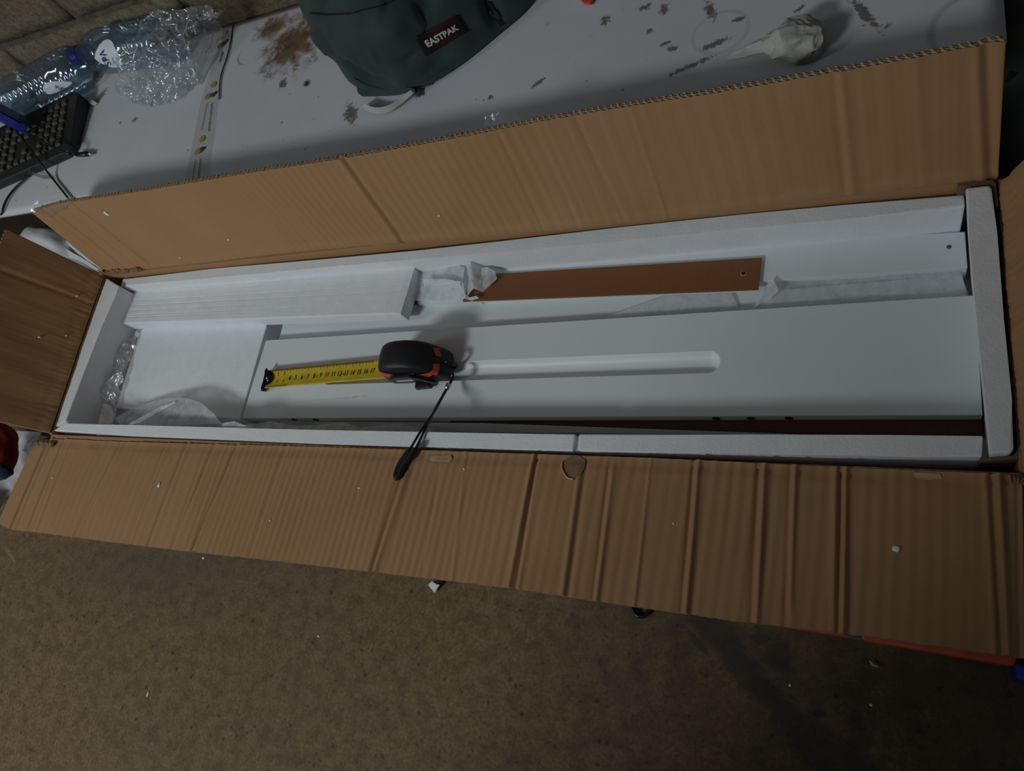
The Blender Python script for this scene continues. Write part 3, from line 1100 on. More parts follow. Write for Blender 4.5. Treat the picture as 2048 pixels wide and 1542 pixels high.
# brown strip with white lower face
strip = empty('hardboard_strip', at(1240, 560, R(-.0508)), 'narrow brown hardboard strip with white edge and a screw hole at its right end', 'board')
zs = R(-.0470)
s4 = [at(x, y, zs) for x, y in ((925, 602), (1516, 578), (1523, 515), (948, 550))]
prism('brown_face', s4, zs - .0028, HDF, strip, .0003)
s5 = [Vector((p.x, p.y, zs - .0028)) for p in s4]
s5[0] += Vector((0, -.001, 0)); s5[1] += Vector((0, -.001, 0)); s5[2] += Vector((0, .0005, 0)); s5[3] += Vector((0, .002, 0))
prism('white_face', s5, R(-.0508), WHITE, strip, .0003)
hb = at(1487, 547, zs)
V, F = tube_data([hb + Vector((0, 0, -.0005)), hb + Vector((0, 0, .0003))], .0022, 14)
mk('screw_hole', V, F, HOLE, strip, False)
V = []
for k in range(20):
    a = 2 * math.pi * k / 20
    V += [hb + Vector((math.cos(a) * .0022, math.sin(a) * .0022, .0006)), hb + Vector((math.cos(a) * .003, math.sin(a) * .003, .0002))]
mk('hole_burr', V, [(2 * k, 2 * k + 1, (2 * k + 3) % 40, (2 * k + 2) % 40) for k in range(20)], KRAFT_EDGE, strip, True)
# lower brown board in the front gap, and a pale board on edge before it
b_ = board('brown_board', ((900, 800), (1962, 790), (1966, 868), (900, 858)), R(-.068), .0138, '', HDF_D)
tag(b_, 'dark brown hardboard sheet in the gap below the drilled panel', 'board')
b_ = prism('edge_board', [at(x, y, R(-.0610)) for x, y in ((560, 858), (700, 862), (1520, 869), (1600, 869), (1560, 867), (960, 846), (560, 842))], R(-.0675), WHITE_EDGE, None, .0004)
tag(b_, 'pale board set askew in the gap before the front foam', 'board')
# foam wrapped board on the right, lying low
b_ = board('wrapped_board', ((1470, 640), (1520, 600), (1560, 580), (1925, 548), (1936, 610)), R(-.064), .0178, '')
tag(b_, 'white board wrapped in thin foam sheet, right of the brown strip', 'board')
ruled('foam_wrap', [at(x, y, R(-.058)) for x, y in ((1506, 620), (1700, 606), (1938, 592))], [at(x, y, R(-.056)) for x, y in ((1545, 560), (1565, 566), (1640, 556), (1800, 545), (1918, 537))],
      60, 16, FOAM_SHEET, b_, crumple(.0016, 40, 3))
ruled('foam_wrap', [at(x, y, R(-.052)) for x, y in ((1506, 618), (1520, 608), (1540, 600))], [at(x, y, R(-.044)) for x, y in ((1540, 556), (1546, 560), (1556, 580))],
      12, 12, FOAM_SHEET, b_, crumple(.0016, 60, 8))

# ------------------------------------------------------------------ foam sheets and film in the carton
o = ruled('foam_sheet', [at(x, y, R(-.0574)) for x, y in ((1200, 642), (1330, 636), (1478, 616))], [at(x, y, R(-.0560)) for x, y in ((1215, 632), (1330, 592), (1462, 584))],
          30, 12, FOAM_SHEET, None, crumple(.0008, 50, 2))
tag(o, 'thin translucent foam sheet on the white board below the brown strip', 'foam sheet')

fs = empty('foam_sheet', at(320, 860, R(-.0098)), 'crinkled translucent foam sheet at the front left, draped over slab and front strip', 'foam sheet')
ruled('sheet', [at(250, 866, R(-.0085)), at(263, 850, R(-.008)), at(330, 851, R(-.020)), at(400, 850, R(-.024)), at(455, 848, R(-.026))],
      [at(228, 836, R(-.040)), at(280, 810, R(-.036)), at(335, 798, R(-.030)), at(372, 797, R(-.026)), at(402, 805, R(-.024)), at(430, 826, R(-.022)), at(452, 846, R(-.022))],
      60, 24, FOAM_SHEET, fs, crumple(.0035, 26, 1))
ruled('fold', [at(236, 871, R(-.0072)), at(270, 852, R(-.0060)), at(320, 822, R(-.020)), at(352, 806, R(-.022))],
      [at(229, 868, R(-.0072)), at(262, 846, R(-.0045)), at(318, 815, R(-.018)), at(350, 803, R(-.021))], 30, 6, TISSUE, fs, crumple(.0012, 60, 6))
ruled('strip', [at(193, 871, R(-.0075)), at(196, 848, R(-.0050)), at(203, 822, R(-.018)), at(208, 806, R(-.03))],
      [at(219, 871, R(-.0075)), at(224, 850, R(-.0050)), at(229, 832, R(-.018)), at(222, 814, R(-.03))], 24, 8, FOAM_SHEET, fs, crumple(.0012, 60, 9))
ruled('corner', [at(441, 852, R(-.0075)), at(450, 862, R(-.0075)), at(486, 858, R(-.0070))],
      [at(446, 846, R(-.0055)), at(468, 842, R(-.0050)), at(492, 852, R(-.0060))], 16, 6, FOAM_SHEET, fs, crumple(.0010, 80, 4))
ruled('torn_edge', [at(470, 856, R(-.0080)), at(540, 857, R(-.026)), at(600, 858, R(-.034)), at(690, 862, R(-.036)), at(800, 864, R(-.036)), at(860, 864, R(-.036))],
      [at(492, 850, R(-.010)), at(540, 843, R(-.030)), at(590, 852, R(-.038)), at(690, 846, R(-.044)), at(720, 854, R(-.044)), at(800, 848, R(-.044)), at(870, 858, R(-.044))],
      60, 8, FOAM_SHEET, fs, crumple(.0012, 50, 14))

# torn foam tissue round the left end of the brown strip
ts = empty('foam_tissue', at(900, 600, R(-.0508)), 'torn white foam tissue bunched round the left end of the brown strip', 'foam sheet')
ruled('tissue_body', [at(816, 600, R(-.048)), at(860, 604, R(-.048)), at(905, 604, R(-.046)), at(932, 596, R(-.040))],
      [at(832, 540, R(-.044)), at(862, 524, R(-.040)), at(896, 520, R(-.036)), at(930, 536, R(-.032))], 50, 30, TISSUE, ts, crumple(.0022, 28, 2),
      bulge=lambda u, v: Vector((0, 0, .006 * math.sin(math.pi * v) * max(0, u - .2))))
ruled('tissue_fold', [at(848, 573, R(-.034)), at(885, 570, R(-.030)), at(922, 566, R(-.028))],
      [at(845, 558, R(-.032)), at(890, 558, R(-.026)), at(920, 562, R(-.024))], 24, 8, TISSUE, ts, crumple(.0012, 50, 5))
ruled('tissue_roll', [at(934, 592, R(-.040)), at(950, 580, R(-.036)), at(968, 584, R(-.038))],
      [at(930, 532, R(-.038)), at(944, 527, R(-.030)), at(962, 532, R(-.036))], 24, 24, TISSUE, ts, crumple(.002, 45, 7),
      bulge=lambda u, v: Vector((0, 0, .004 * math.sin(math.pi * u))))
ruled('torn_edge', [at(964, 584, R(-.038)), at(975, 574, R(-.038)), at(994, 557, R(-.0405))],
      [at(962, 536, R(-.036)), at(975, 534, R(-.034)), at(990, 542, R(-.038))], 16, 16, TISSUE, ts, crumple(.0018, 60, 9))
ruled('tail', [at(904, 570, R(-.036)), at(915, 590, R(-.044)), at(940, 611, R(-.0555)), at(962, 610, R(-.0565))],
      [at(920, 566, R(-.030)), at(930, 585, R(-.038)), at(945, 600, R(-.046)), at(964, 604, R(-.0545))], 24, 8, TISSUE, ts, crumple(.0014, 45, 12))
prism('torn_chip', [at(x, y, R(-.040)) for x, y in ((935, 596), (953, 591), (956, 595), (938, 599))], R(-.0428), WHITE, ts, .0002, 1)

# crumpled clear bag in the gap on the left
o = ruled('clear_bag', [at(160, 838, R(-.050)), at(176, 800, R(-.040)), at(190, 765, R(-.036)), at(206, 715, R(-.036)), at(208, 685, R(-.038)), at(214, 650, R(-.044))],
          [at(232, 832, R(-.046)), at(244, 775, R(-.045)), at(262, 710, R(-.045)), at(284, 650, R(-.047))], 110, 50, BAGFILM, None, crumple(.0085, 34, 3, 1.5), zmin=R(-.081))
tag(o, 'crumpled clear plastic bag in the gap between left end foam and slab', 'plastic bag')

# corner protectors
def lpro(pxs, z0, z1, label):
    o = prism('corner_protector', [at(x, y, z1) for x, y in pxs], z0, PROTECT, None, .0004)
    return tag(o, label, 'corner protector')
lpro(((1916, 373), (1916, 364), (1984, 360), (1992, 366), (1997, 412), (1992, 418), (1986, 376), (1980, 368)), R(-.078), R(.001), 'brown plastic corner protector at the upper right corner foam')
lpro(((2036, 850), (2043, 850), (2044, 905), (2038, 918), (1960, 923), (1960, 917), (2026, 912), (2034, 904)), R(-.078), R(-.003), 'brown plastic corner protector at the lower right corner foam')

# ------------------------------------------------------------------ tape measure
tm = empty('tape_measure', at(840, 766, zT), 'black and orange tape measure with yellow blade pulled out on the white panel', 'tape measure')
tb0 = at(785, 771, zT)
tb1 = at(905, 763, zT)
tx = (tb1 - tb0).normalized()
ty = Vector((-tx.y, tx.x, 0))
tz = Vector((0, 0, 1))
TL = (tb1 - tb0).length
TD = .034
prof = [(.02, 0), (.90, 0), (1.0, .002), (1.02, .008), (.99, .017), (.90, .030), (.80, .040), (.66, .0475), (.48, .051), (.28, .0505), (.12, .046), (.03, .037), (.0, .022), (.0, .006)]
prof = [(u * TL, z) for u, z in prof]
def smooth_closed(p, it=2):
    for _ in range(it):
        q = []
        for i in range(len(p)):
            a, b = p[i], p[(i + 1) % len(p)]
            q += [(a[0] * .75 + b[0] * .25, a[1] * .75 + b[1] * .25), (a[0] * .25 + b[0] * .75, a[1] * .25 + b[1] * .75)]
        p = q
    return p
prof_s = smooth_closed(prof)
cxp = sum(p[0] for p in prof_s) / len(prof_s); cyp = .024
def TP(u, d, z):
    return tb0 + tx * u + ty * d + tz * z
V, F = [], []
lay = [(0.0, .84), (.0008, .90), (.003, .955), (.007, .985), (.012, 1.0), (TD - .012, 1.0), (TD - .007, .985), (TD - .003, .955), (TD - .0008, .90), (TD, .84)]
n = len(prof_s)
for d, s in lay:
    for (u, z) in prof_s:
        V.append(TP(cxp + (u - cxp) * s, d, max(0.0002, cyp + (z - cyp) * s)))
for k in range(len(lay) - 1):
    for i in range(n):
        F.append((k * n + i, k * n + (i + 1) % n, (k + 1) * n + (i + 1) % n, (k + 1) * n + i))
F.append(tuple(range(n))[::-1])
F.append(tuple((len(lay) - 1) * n + i for i in range(n)))
case = mk('case', V, F, BLACKP, tm, True)
# orange inlays: bands lying on the case
case_bvh = bvh_of(case)
def inlay(name, ring, mat, off=.0009):
    return surf_patch(name, ring, case_bvh, mat, tm, off)
def strip_on(name, A, B, mat, bvh, parent, off=.0009, nu=16, nv=4):
    g = []
    ca, cb = curve_at([Vector((x, y, 0)) for x, y in A])[0], curve_at([Vector((x, y, 0)) for x, y in B])[0]
    V = []
    last = None
    for i in range(nu + 1):
        a, b = ca(i / nu), cb(i / nu)
        for j in range(nv + 1):
            q = a.lerp(b, j / nv)
            h = hit(bvh, q.x, q.y, off)
            if h is None:
                h = last
            last = h
            V.append(h)
    if all(v is None for v in V):
        print('strip_on missed', name, A)
        return None
    if V[0] is None:
        V[0] = next(v for v in V if v is not None)
    V = [v if v is not None else V[0] for v in V]
    return mk(name, V, grid_faces(nu, nv), mat, parent, True)
strip_on('orange_inlay', [(757, 739), (765, 744), (788, 748), (830, 749), (857, 745), (864, 740)], [(758, 744), (767, 751), (790, 758), (832, 757), (860, 752), (870, 744)], ORANGE, case_bvh, tm)
strip_on('orange_inlay', [(865, 728), (865, 738), (861, 746)], [(878, 728), (878, 740), (873, 750)], ORANGE, case_bvh, tm)
strip_on('orange_inlay', [(866, 697), (868, 705), (870, 712)], [(877, 696), (880, 706), (881, 714)], ORANGE, case_bvh, tm)
strip_on('orange_inlay', [(756, 706), (754, 716), (755, 722)], [(759, 704), (757, 716), (758, 722)], ORANGE, case_bvh, tm)
# belt clip on the near side
bm = bmesh.new()
cl = [(.014, .024), (.022, .031), (.046, .031), (.054, .024), (.066, .010)]
for i in range(len(cl) - 1):
    (u0, z0), (u1, z1) = cl[i], cl[i + 1]
    bm_prism(bm, [TP(u0, -.006, z0 + .004), TP(u1, -.006, z1 + .004), TP(u1, -.002, z1 + .004), TP(u0, -.002, z0 + .004)],
             [TP(u0, -.006, z0 - .003), TP(u1, -.006, z1 - .003), TP(u1, -.002, z1 - .003), TP(u0, -.002, z0 - .003)], .0005, 1)
from_bm('belt_clip', bm, BLACKG, tm)
bm = bmesh.new()
bm_prism(bm, [TP(.022, -.0056, .0255), TP(.044, -.0056, .0255), TP(.044, -.001, .0255), TP(.022, -.001, .0255)], [TP(.022, -.0056, .0215), TP(.044, -.0056, .0215), TP(.044, -.001, .0215), TP(.022, -.001, .0215)], .0006, 1)
from_bm('clip_spring', bm, STEEL, tm)
bm = bmesh.new()
bm_prism(bm, [TP(.038, -.009, .011), TP(.056, -.008, .011), TP(.058, .0, .011), TP(.038, 0, .011)], [TP(.037, -.010, .004), TP(.058, -.009, .004), TP(.060, .0, .004), TP(.037, 0, .004)], .0015, 2)
from_bm('lock_lever', bm, BLACKG, tm)
# blade: slightly cupped ribbon from the case to the hook
zbl = zT + .0095
b0 = TP(.004, TD * .52, .0095)
b1 = at(531, 759, zT + .0085)
bd = (b1 - b0).normalized()
bn = Vector((bd.y, -bd.x, 0))
if bn.y < 0:
    bn = -bn
BLEN = (b1 - b0).length
V = []
NB, NW = 40, 8
wB = .0122
for i in range(NB + 1):
    p = b0.lerp(b1, i / NB)
    for j in range(NW + 1):
        t = j / NW * 2 - 1
        V.append(p + bn * (wB * t) + tz * (.0022 * t * t - .0012))
blade = mk('blade', V, grid_faces(NB, NW), BLADE, tm, True)
so = blade.modifiers.new('thick', 'SOLIDIFY'); so.thickness = .0003; so.offset = 0
# numbers and ticks: cm positions counted from the hook
CM = (b1 - at(745, 747, zT + .0095)).length / 17.2
ud = -bd
def bpt(cm, t, dz=.0005):
    return b1 + ud * (cm * CM) + bn * (wB * t) + tz * (.0022 * t * t - .0012 + dz)
def blade_text(body, cm, t0, size, mat, name):
    V0, F0 = text_mesh(body, 1.0, .012)
    w = max(v.x for v in V0)
    V = []
    for v in V0:
        V.append(bpt(cm + (v.x - w / 2 + v.y * .18) * size / CM * .82, t0 + v.y * size / wB * 1.15))
    mk(name, V, F0, mat, blade, False)
for c in range(2, 18):
    if c < 4:
        blade_text(str(c), c, -.45, .0046, INK, 'numeral')
        blade_text(str(c), c, .35, .0046, INK, 'numeral')
    else:
        blade_text(str(c), c, -.30, .0078, REDINK if c == 10 else INK, 'numeral')
V, F = [], []
for k in range(6, 172):
    L = .42 if k % 10 == 0 else (.30 if k % 5 == 0 else .17)
    for side in (1, -1):
        if side == -1 and k > 40:
            continue
        c = k / 10
        wdt = .00016 / CM
        q = len(V)
        V += [bpt(c - wdt, side * .97), bpt(c + wdt, side * .97), bpt(c + wdt, side * (.97 - L)), bpt(c - wdt, side * (.97 - L))]
        F.append((q, q + 1, q + 2, q + 3))
tk = mk('tick_marks', V, F, INK, blade, False)
tk['kind'] = 'stuff'
for c, txt in ((4.5, '2 m'), (6.5, 'CE'), (8.45, '16'), (12.5, '8 m')):
    V0, F0 = text_mesh(txt, 1.0)
    w = max(v.x for v in V0)
    mk('small_print', [bpt(c + (v.x - w / 2) * .0042 / CM * .8, -.22 + v.y * .0042 / wB * 1.1) for v in V0], F0, REDINK, blade, False)
# hook
bm = bmesh.new()
hk = lambda cm, t, z: b1 + ud * (cm * .01) + bn * (wB * t) + tz * z
outline = [(1.05, .55), (1.25, .15), (1.2, -.25), (.9, -.6), (.25, -.75), (.18, -1.25), (-.12, -1.35), (-.3, -.9), (-.12, -.3), (-.1, .4), (-.28, 1.0), (-.05, 1.30), (.25, .85), (.7, .85)]
bm_prism(bm, [hk(c, t, .0022) for c, t in outline], [hk(c, t, .0008) for c, t in outline], .0004, 1)
bm_prism(bm, [hk(c, t, .0012) for c, t in ((-.14, -1.3), (-.26, -1.3), (-.26, 1.15), (-.14, 1.15))], [hk(c, t, -.0078) for c, t in ((-.14, -1.1), (-.26, -1.1), (-.26, 1.0), (-.14, 1.0))], .0003, 1)
hook = from_bm('hook', bm, DARKSTEEL, tm)
for c, t in ((.35, .1), (.62, -.15)):
    bm = bmesh.new()
    bmesh.ops.create_uvsphere(bm, u_segments=12, v_segments=6, radius=.0017)
    bm.transform(Matrix.Translation(hk(c, t, .0022)) @ Matrix.Diagonal((1, 1, .5, 1)))
    from_bm('rivet', bm, STEEL, hook, True)
# strap
lug = TP(TL * 1.01, TD * .45, .012)
V, F = tube_data([lug + tx * (.010 * math.cos(a) - .002) + tz * (.010 * math.sin(a)) for a in [i * math.pi / 8 - math.pi / 2 for i in range(9)]], .0018, 8)
mk('strap_eye', V, F, BLACKG, tm, True)
zstr = zT + .010
s_pts = [(904, 745, .014), (908, 752, .014), (900, 766, .014), (886, 790, .017), (868, 822, .030), (851, 856, .0475), (838, 885, .0490), (822, 915, .0520), (812, 935, .0525)]
s1 = [at(x, y, zT + z) for x, y, z in s_pts]
s2 = [at(x + dx, y, zT + z + .001) for (x, y, z), dx in zip(s_pts, (0, 0, 1, 1, 2, -6, -10, -12, -8))]
tube('strap_cord', s1, .0013, BLACKG, tm, 8)
tube('strap_cord', s2, .0013, BLACKG, tm, 8)
tube('cord_crimp', [at(898, 768, zT + .0150), at(893, 778, zT + .0156)], .0030, STEEL, tm, 10, smooth_it=0)
s3 = [at(x, y, RIM + .0070) for x, y in ((829, 898), (820, 912), (806, 930), (799, 950), (795, 958))]
tube('strap_loop', s3, .003, BLACKP, tm, 10, radii=None)
s4_ = [at(x, y, RIM + .0055) for x, y in ((818, 902), (806, 918), (796, 936), (791, 950), (795, 958))]
tube('strap_loop', s4_, .003, BLACKP, tm, 10)

# ------------------------------------------------------------------ white carton behind
CX0, CX1 = -.95, at(2014, 60, WZ).x
CY0, CY1 = .331, .602
wc = empty('white_carton', (.1, .47, 0), 'long dirty white carton against the wall, carrying bag, bottles and keyboard', 'box')
nu, nv = 110, 24
V = []
for i in range(nu + 1):
    for j in range(nv + 1):
        x = CX0 + (CX1 - CX0) * i / nu
        y = CY0 + (CY1 - CY0) * j / nv
        z = WZ + .0015 * (noise.noise(Vector((x * 5, y * 6, 1))) - .5)
        if i in (0, nu) or j in (0, nv):
            z -= .002
        V.append(Vector((x, y, z)))
F = grid_faces(nu, nv)
top = mk('lid', V, F, CARTON, wc, True, origin=(0, 0, 0))
so = top.modifiers.new('thick', 'SOLIDIFY'); so.thickness = .007; so.offset = -1
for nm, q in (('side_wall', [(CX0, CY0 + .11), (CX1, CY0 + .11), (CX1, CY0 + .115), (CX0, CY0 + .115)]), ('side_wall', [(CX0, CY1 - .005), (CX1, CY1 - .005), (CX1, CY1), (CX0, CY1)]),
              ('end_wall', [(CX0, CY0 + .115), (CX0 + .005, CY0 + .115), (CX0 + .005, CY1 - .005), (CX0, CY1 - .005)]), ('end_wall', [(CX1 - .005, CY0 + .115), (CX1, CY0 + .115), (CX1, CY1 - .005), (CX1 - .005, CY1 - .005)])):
    prism(nm, [Vector((x, y, WZ - .006)) for x, y in q], .001, SHADED_BOARD, wc, 0)
# strip of printed tape across the lid
top_bvh = bvh_of(top)
H = lambda x, y, o=.0008: hit(top_bvh, x, y, o) or at(x, y, WZ + o)
tA = [(445, 78), (425, 130), (402, 200), (390, 260), (378, 320), (366, 372)]
tB2 = [(468, 70), (462, 110), (445, 160), (436, 215), (428, 280), (416, 360)]
def sheet_px(name, A, B, mat, parent, bvh, off, nu=30, nv=6, cr=None):
    ca, cb = curve_at([Vector((x, y, 0)) for x, y in A])[0], curve_at([Vector((x, y, 0)) for x, y in B])[0]
    V = []
    for i in range(nu + 1):
        for j in range(nv + 1):
            q = ca(i / nu).lerp(cb(i / nu), j / nv)
            p = hit(bvh, q.x, q.y, off) or at(q.x, q.y, WZ + off)
            if cr:
                p.z += max(0, cr(i / nu, j / nv, p))
            V.append(p)
    return mk(name, V, grid_faces(nu, nv), mat, parent, True)
ptape = sheet_px('printed_tape', tA, tB2, TAPE_THIN, top, top_bvh, .0006, 40, 8, crumple(.0004, 90, 2))
def dot(x, y, r, mat, nm, pts=14, wob=0.0):
    c = H(x, y, .0011)
    V = [c] + [c + Vector((math.cos(2 * math.pi * k / pts) * r * (1 + wob * noise.noise(Vector((k * 3.1, x, y)))), math.sin(2 * math.pi * k / pts) * r * (1 + wob * noise.noise(Vector((k * 2.7, y, x)))), 0)) for k in range(pts)]
    mk(nm, V, [(0, k + 1, (k + 1) % pts + 1) for k in range(pts)], mat, top, False)
for x, y in ((451, 67), (441, 92), (428, 170), (416, 194), (405, 279), (396, 304)):
    dot(x, y, .0052, YELLOWDOT, 'printed_dot')
for x, y in ((449, 87), (427, 191), (404, 301)):
    dot(x, y, .0042, BIRDINK, 'printed_bird', 16, 1.2)
    dot(x + 6, y - 5, .0022, INK, 'printed_bird', 12, 1.2)
def squiggle(p0, p1, amp, freq, seed, name='printed_script', r=.0006):
    P = []
    N = 46
    for i in range(N + 1):
        u = i / N
        x = p0[0] + (p1[0] - p0[0]) * u; y = p0[1] + (p1[1] - p0[1]) * u
        a = amp * (.45 * math.sin(u * freq + 3 * noise.noise(Vector((u * 9, seed, 3)))) + .8 * noise.noise(Vector((u * 22, seed, 0))))
        P.append(H(x + a, y + a * .15, .0011))
    V, F = tube_data(P, r, 5)
    mk(name, V, F, BIRDINK, top, True)
for k, (p0, p1) in enumerate((((425, 207), (418, 264)), ((415, 208), (404, 262)), ((402, 318), (397, 366)), ((391, 322), (386, 366)), ((446, 105), (440, 125)))):
    squiggle(p0, p1, 2.2 if k % 2 == 0 else 1.3, 60, k, r=.00035 if k % 2 == 0 else .00025)
tube('tape_wrinkle', [H(x, y, .0016) for x, y in ((468, 50), (463, 85), (456, 115), (445, 145), (441, 165), (440, 200))], .0009, BIRDINK, top, 6)

# grey card leaning at the far left of the wall
gc = prism('grey_card', [Vector((x, y, z)) for x, y, z in ()] or [at(-60, 60, WZ + .03), at(-2, 86, WZ + .03), at(49, 138, WZ + .002), at(-30, 180, WZ + .002)],
           [p + Vector((0, .003, -.002)) for p in (at(-60, 60, WZ + .03), at(-2, 86, WZ + .03), at(49, 138, WZ + .002), at(-30, 180, WZ + .002))], GREYCARD, None, .0003)
tag(gc, 'pale grey card leaning on the wall behind the bottles, at the left edge', 'card')

# ------------------------------------------------------------------ bottles
def bottle(name, p0, p1, label, cap_at_start=True, length=.215, r=.0325, cat='bottle'):
    """p0 = centre of the cap end, p1 gives the direction of the axis"""
    d = (p1 - p0).normalized()
    root = empty(name, p0 + d * length * .5 - Vector((0, 0, r)), label, cat)
    pr = [(.0, .010), (.004, .0128), (.018, .0128), (.020, .0150), (.024, .0150), (.026, .0140), (.032, .0165), (.044, .0235), (.058, .0295), (.072, r), (.082, r)]
    s = .088
    while s < length - .05:
        pr += [(s, r), (s + .003, r - .0016), (s + .006, r), (s + .0105, r)]
        s += .0118
    pr += [(length - .034, r), (length - .030, r - .001), (length - .02, r), (length - .006, r - .002), (length, r - .009), (length - .004, .008)]
    t = d
    a = Vector((0, 0, 1)); a = (a - t * a.dot(t)).normalized()
    b = t.cross(a)
    seg = 40
    V, F = [], []
    for (s_, rr) in pr:
        for k in range(seg):
            an = 2 * math.pi * k / seg
            V.append(p0 + t * s_ + (a * math.cos(an) + b * math.sin(an)) * rr)
    for i in range(len(pr) - 1):
        for k in range(seg):
            F.append((i * seg + k, i * seg + (k + 1) % seg, (i + 1) * seg + (k + 1) % seg, (i + 1) * seg + k))
    F.append(tuple((len(pr) - 1) * seg + k for k in range(seg)))
    body = mk('body', V, F, PET, root, True)
    V, F = [], []
    cp = [(-.004, .0), (-.004, .0128), (-.002, .0143), (.010, .0145), (.0105, .0136)]
    cs = 48
    for (s_, rr) in cp:
        for k in range(cs):
            an = 2 * math.pi * k / cs
            q = rr * (1.0 if k % 2 else .975) if rr > .012 else rr
            V.append(p0 + t * s_ + (a * math.cos(an) + b * math.sin(an)) * q)
    for i in range(len(cp) - 1):
        for k in range(cs):
            F.append((i * cs + k, i * cs + (k + 1) % cs, (i + 1) * cs + (k + 1) % cs, (i + 1) * cs + k))
    mk('cap', V, F, BLUECAP, root, True)
    V, F = tube_data([p0 + t * .0115, p0 + t * .0155], .0148, 40)
    mk('cap_ring', V, F, BLUECAP, root, True)
    return root, body
zb_ = WZ + .0335
q0 = at(152, 112, zb_); q1 = at(385, 72, zb_)
bot2, body2 = bottle('water_bottle', q0, q1, 'clear blue water bottle with blue cap and white heart label, under the crinkled film', length=.225)
q0 = at(-165, 300, zb_); q1 = at(160, 128, zb_)
dd = (q1 - q0).normalized()
bot1, body1 = bottle('water_bottle', q1 - dd * .225, q1, 'clear blue ribbed water bottle beside the keyboard, base to the right', length=.225)

def label_on(body, ring, root):
    bv = bvh_of(body)
    lab = surf_patch('label', smooth_closed(ring, 2), bv, LABELW, root, .0013)
    return bv
bv2 = label_on(body2, [(217, 78), (226, 83), (234, 101), (241, 112), (246, 122), (243, 132), (228, 135), (207, 128), (190, 118), (190, 110), (197, 94), (207, 82)], bot2)
def text_on(bv, body_txt, o, b, up, size, mat, root, name='lettering', off=.0027):
    V0, F0 = text_mesh(body_txt, 1.0)
    V = []
    for v in V0:
        h = hit(bv, o[0] + (b[0] * v.x + up[0] * v.y) * size, o[1] + (b[1] * v.x + up[1] * v.y) * size, off)
        if h is None:
            return
        V.append(h)
    mk(name, V, F0, mat, root, False)
text_on(bv2, 'SPA', (224, 128), (-.42, -.91), (-.80, .30), 20, SPAINK, bot2)
text_on(bv2, 'reine', (231, 126), (-.35, -.94), (-.8, .3), 6, SPAINK, bot2)
text_on(bv2, 'eau', (238, 122), (-.35, -.94), (-.8, .3), 6, SPAINK, bot2)
bv1 = label_on(body1, [(90, 166), (105, 162), (125, 162), (146, 162), (140, 170), (125, 178), (108, 186), (96, 188), (88, 182), (86, 174)], bot1)
text_on(bv1, 'SPA', (132, 175), (-.9, -.30), (-.35, .55), 14, SPAINK, bot1)

# crinkled clear film over the second bottle
ax0, ax1 = at(150, 104, zb_), at(380, 44, zb_)
axd = (ax1 - ax0).normalized()
def over(u, v):
    return Vector()
lo_ = [at(x, y, WZ + .003) for x, y in ((236, 182), (258, 208), (300, 216), (350, 205), (392, 170), (418, 130), (446, 62))]
hi_ = [at(x, y, WZ + .066) for x, y in ((290, 54), (290, 36), (305, 22), (340, 22), (375, 16), (410, 10), (446, 26))]
def fbulge(u, v):
    return Vector((0, 0, .022 * math.sin(math.pi * min(1, v * 1.15)) ** 1.5))
film = ruled('crinkled_film', lo_, hi_, 150, 110, FILM, None, crumple(.0085, 46, 6, 1.3), bulge=fbulge, zmin=WZ + .0022)
tag(film, 'crinkled clear plastic film bunched over the second bottle', 'plastic film')

# ------------------------------------------------------------------ keyboard
kTR = at(158, 178, WZ + .022)
ex = Vector((-.978, -.207, 0)); ey = Vector((.207, -.978, 0))
def KP(u, d, z):
    return Vector((kTR.x, kTR.y, 0)) + ex * u + ey * d + tz * z
KL, KD = .44, .112
kb = empty('keyboard', KP(KL / 2, KD / 2, WZ), 'dusty black computer keyboard on the white carton', 'keyboard')
def rounded(u0, u1, d0, d1, r, n=5):
    pts = []
    for cx_, cy_, a0 in ((u1 - r, d1 - r, 0), (u0 + r, d1 - r, 90), (u0 + r, d0 + r, 180), (u1 - r, d0 + r, 270)):
        for k in range(n + 1):
            a = math.radians(a0 + 90 * k / n)
            pts.append((cx_ + r * math.cos(a), cy_ + r * math.sin(a)))
    return pts
ol = rounded(0, KL, 0, KD, .014)
ztop = lambda d: WZ + .022 - .009 * d / KD
bm = bmesh.new()
bm_prism(bm, [KP(u, d, ztop(d)) for u, d in ol], [KP(u, d, WZ + .001) for u, d in ol], .003, 3)
from_bm('case', bm, KEYCASE, kb, True)
ktop = {}
def keycap(w):
    key = round(w, 4)
    if key not in ktop:
        bm = bmesh.new()
        h, s = .0042, .0012
        b4 = [(-w / 2, -.0064), (w / 2, -.0064), (w / 2, .0064), (-w / 2, .0064)]
        t4 = [(x * (1 - s * 2 / w), y * .74) for x, y in b4]
        bm_prism(bm, [Vector((x, y, h)) for x, y in t4], [Vector((x, y, 0)) for x, y in b4], .0010, 1)
        me = bpy.data.meshes.new('key')
        bmesh.ops.recalc_face_normals(bm, faces=bm.faces)
        bm.to_mesh(me); bm.free()
        me.materials.append(KEYCAP)
        ktop[key] = me
    return ktop[key]
KR = Matrix((ex, -ey, tz)).transposed()
def put_key(u, d, w):
    o = bpy.data.objects.new('key', keycap(w))
    COL.objects.link(o)
    o.parent = kb
    o.rotation_euler = KR.to_euler()
    o.location = KP(u, d, ztop(d) - .0006) - ORIG[kb.name]
P_ = .0150
for row in range(6):
    d = .015 + row * .0148
    u = .020 + P_ / 2
    col = 0
    while u < KL - .02:
        if col == 4 or col == 8:
            u += .004
        if not (row == 0 and col % 5 == 4) and not (col in (4, 5, 6) and row in (3,)) and not (col in (4, 6) and row == 4):
            if row == 5 and 12 <= col <= 17:
                if col == 12:
                    put_key(u + P_ * 2.5, d, P_ * 6 - .003)
            else:
                put_key(u, d, P_ - .0028)
        u += P_
        col += 1

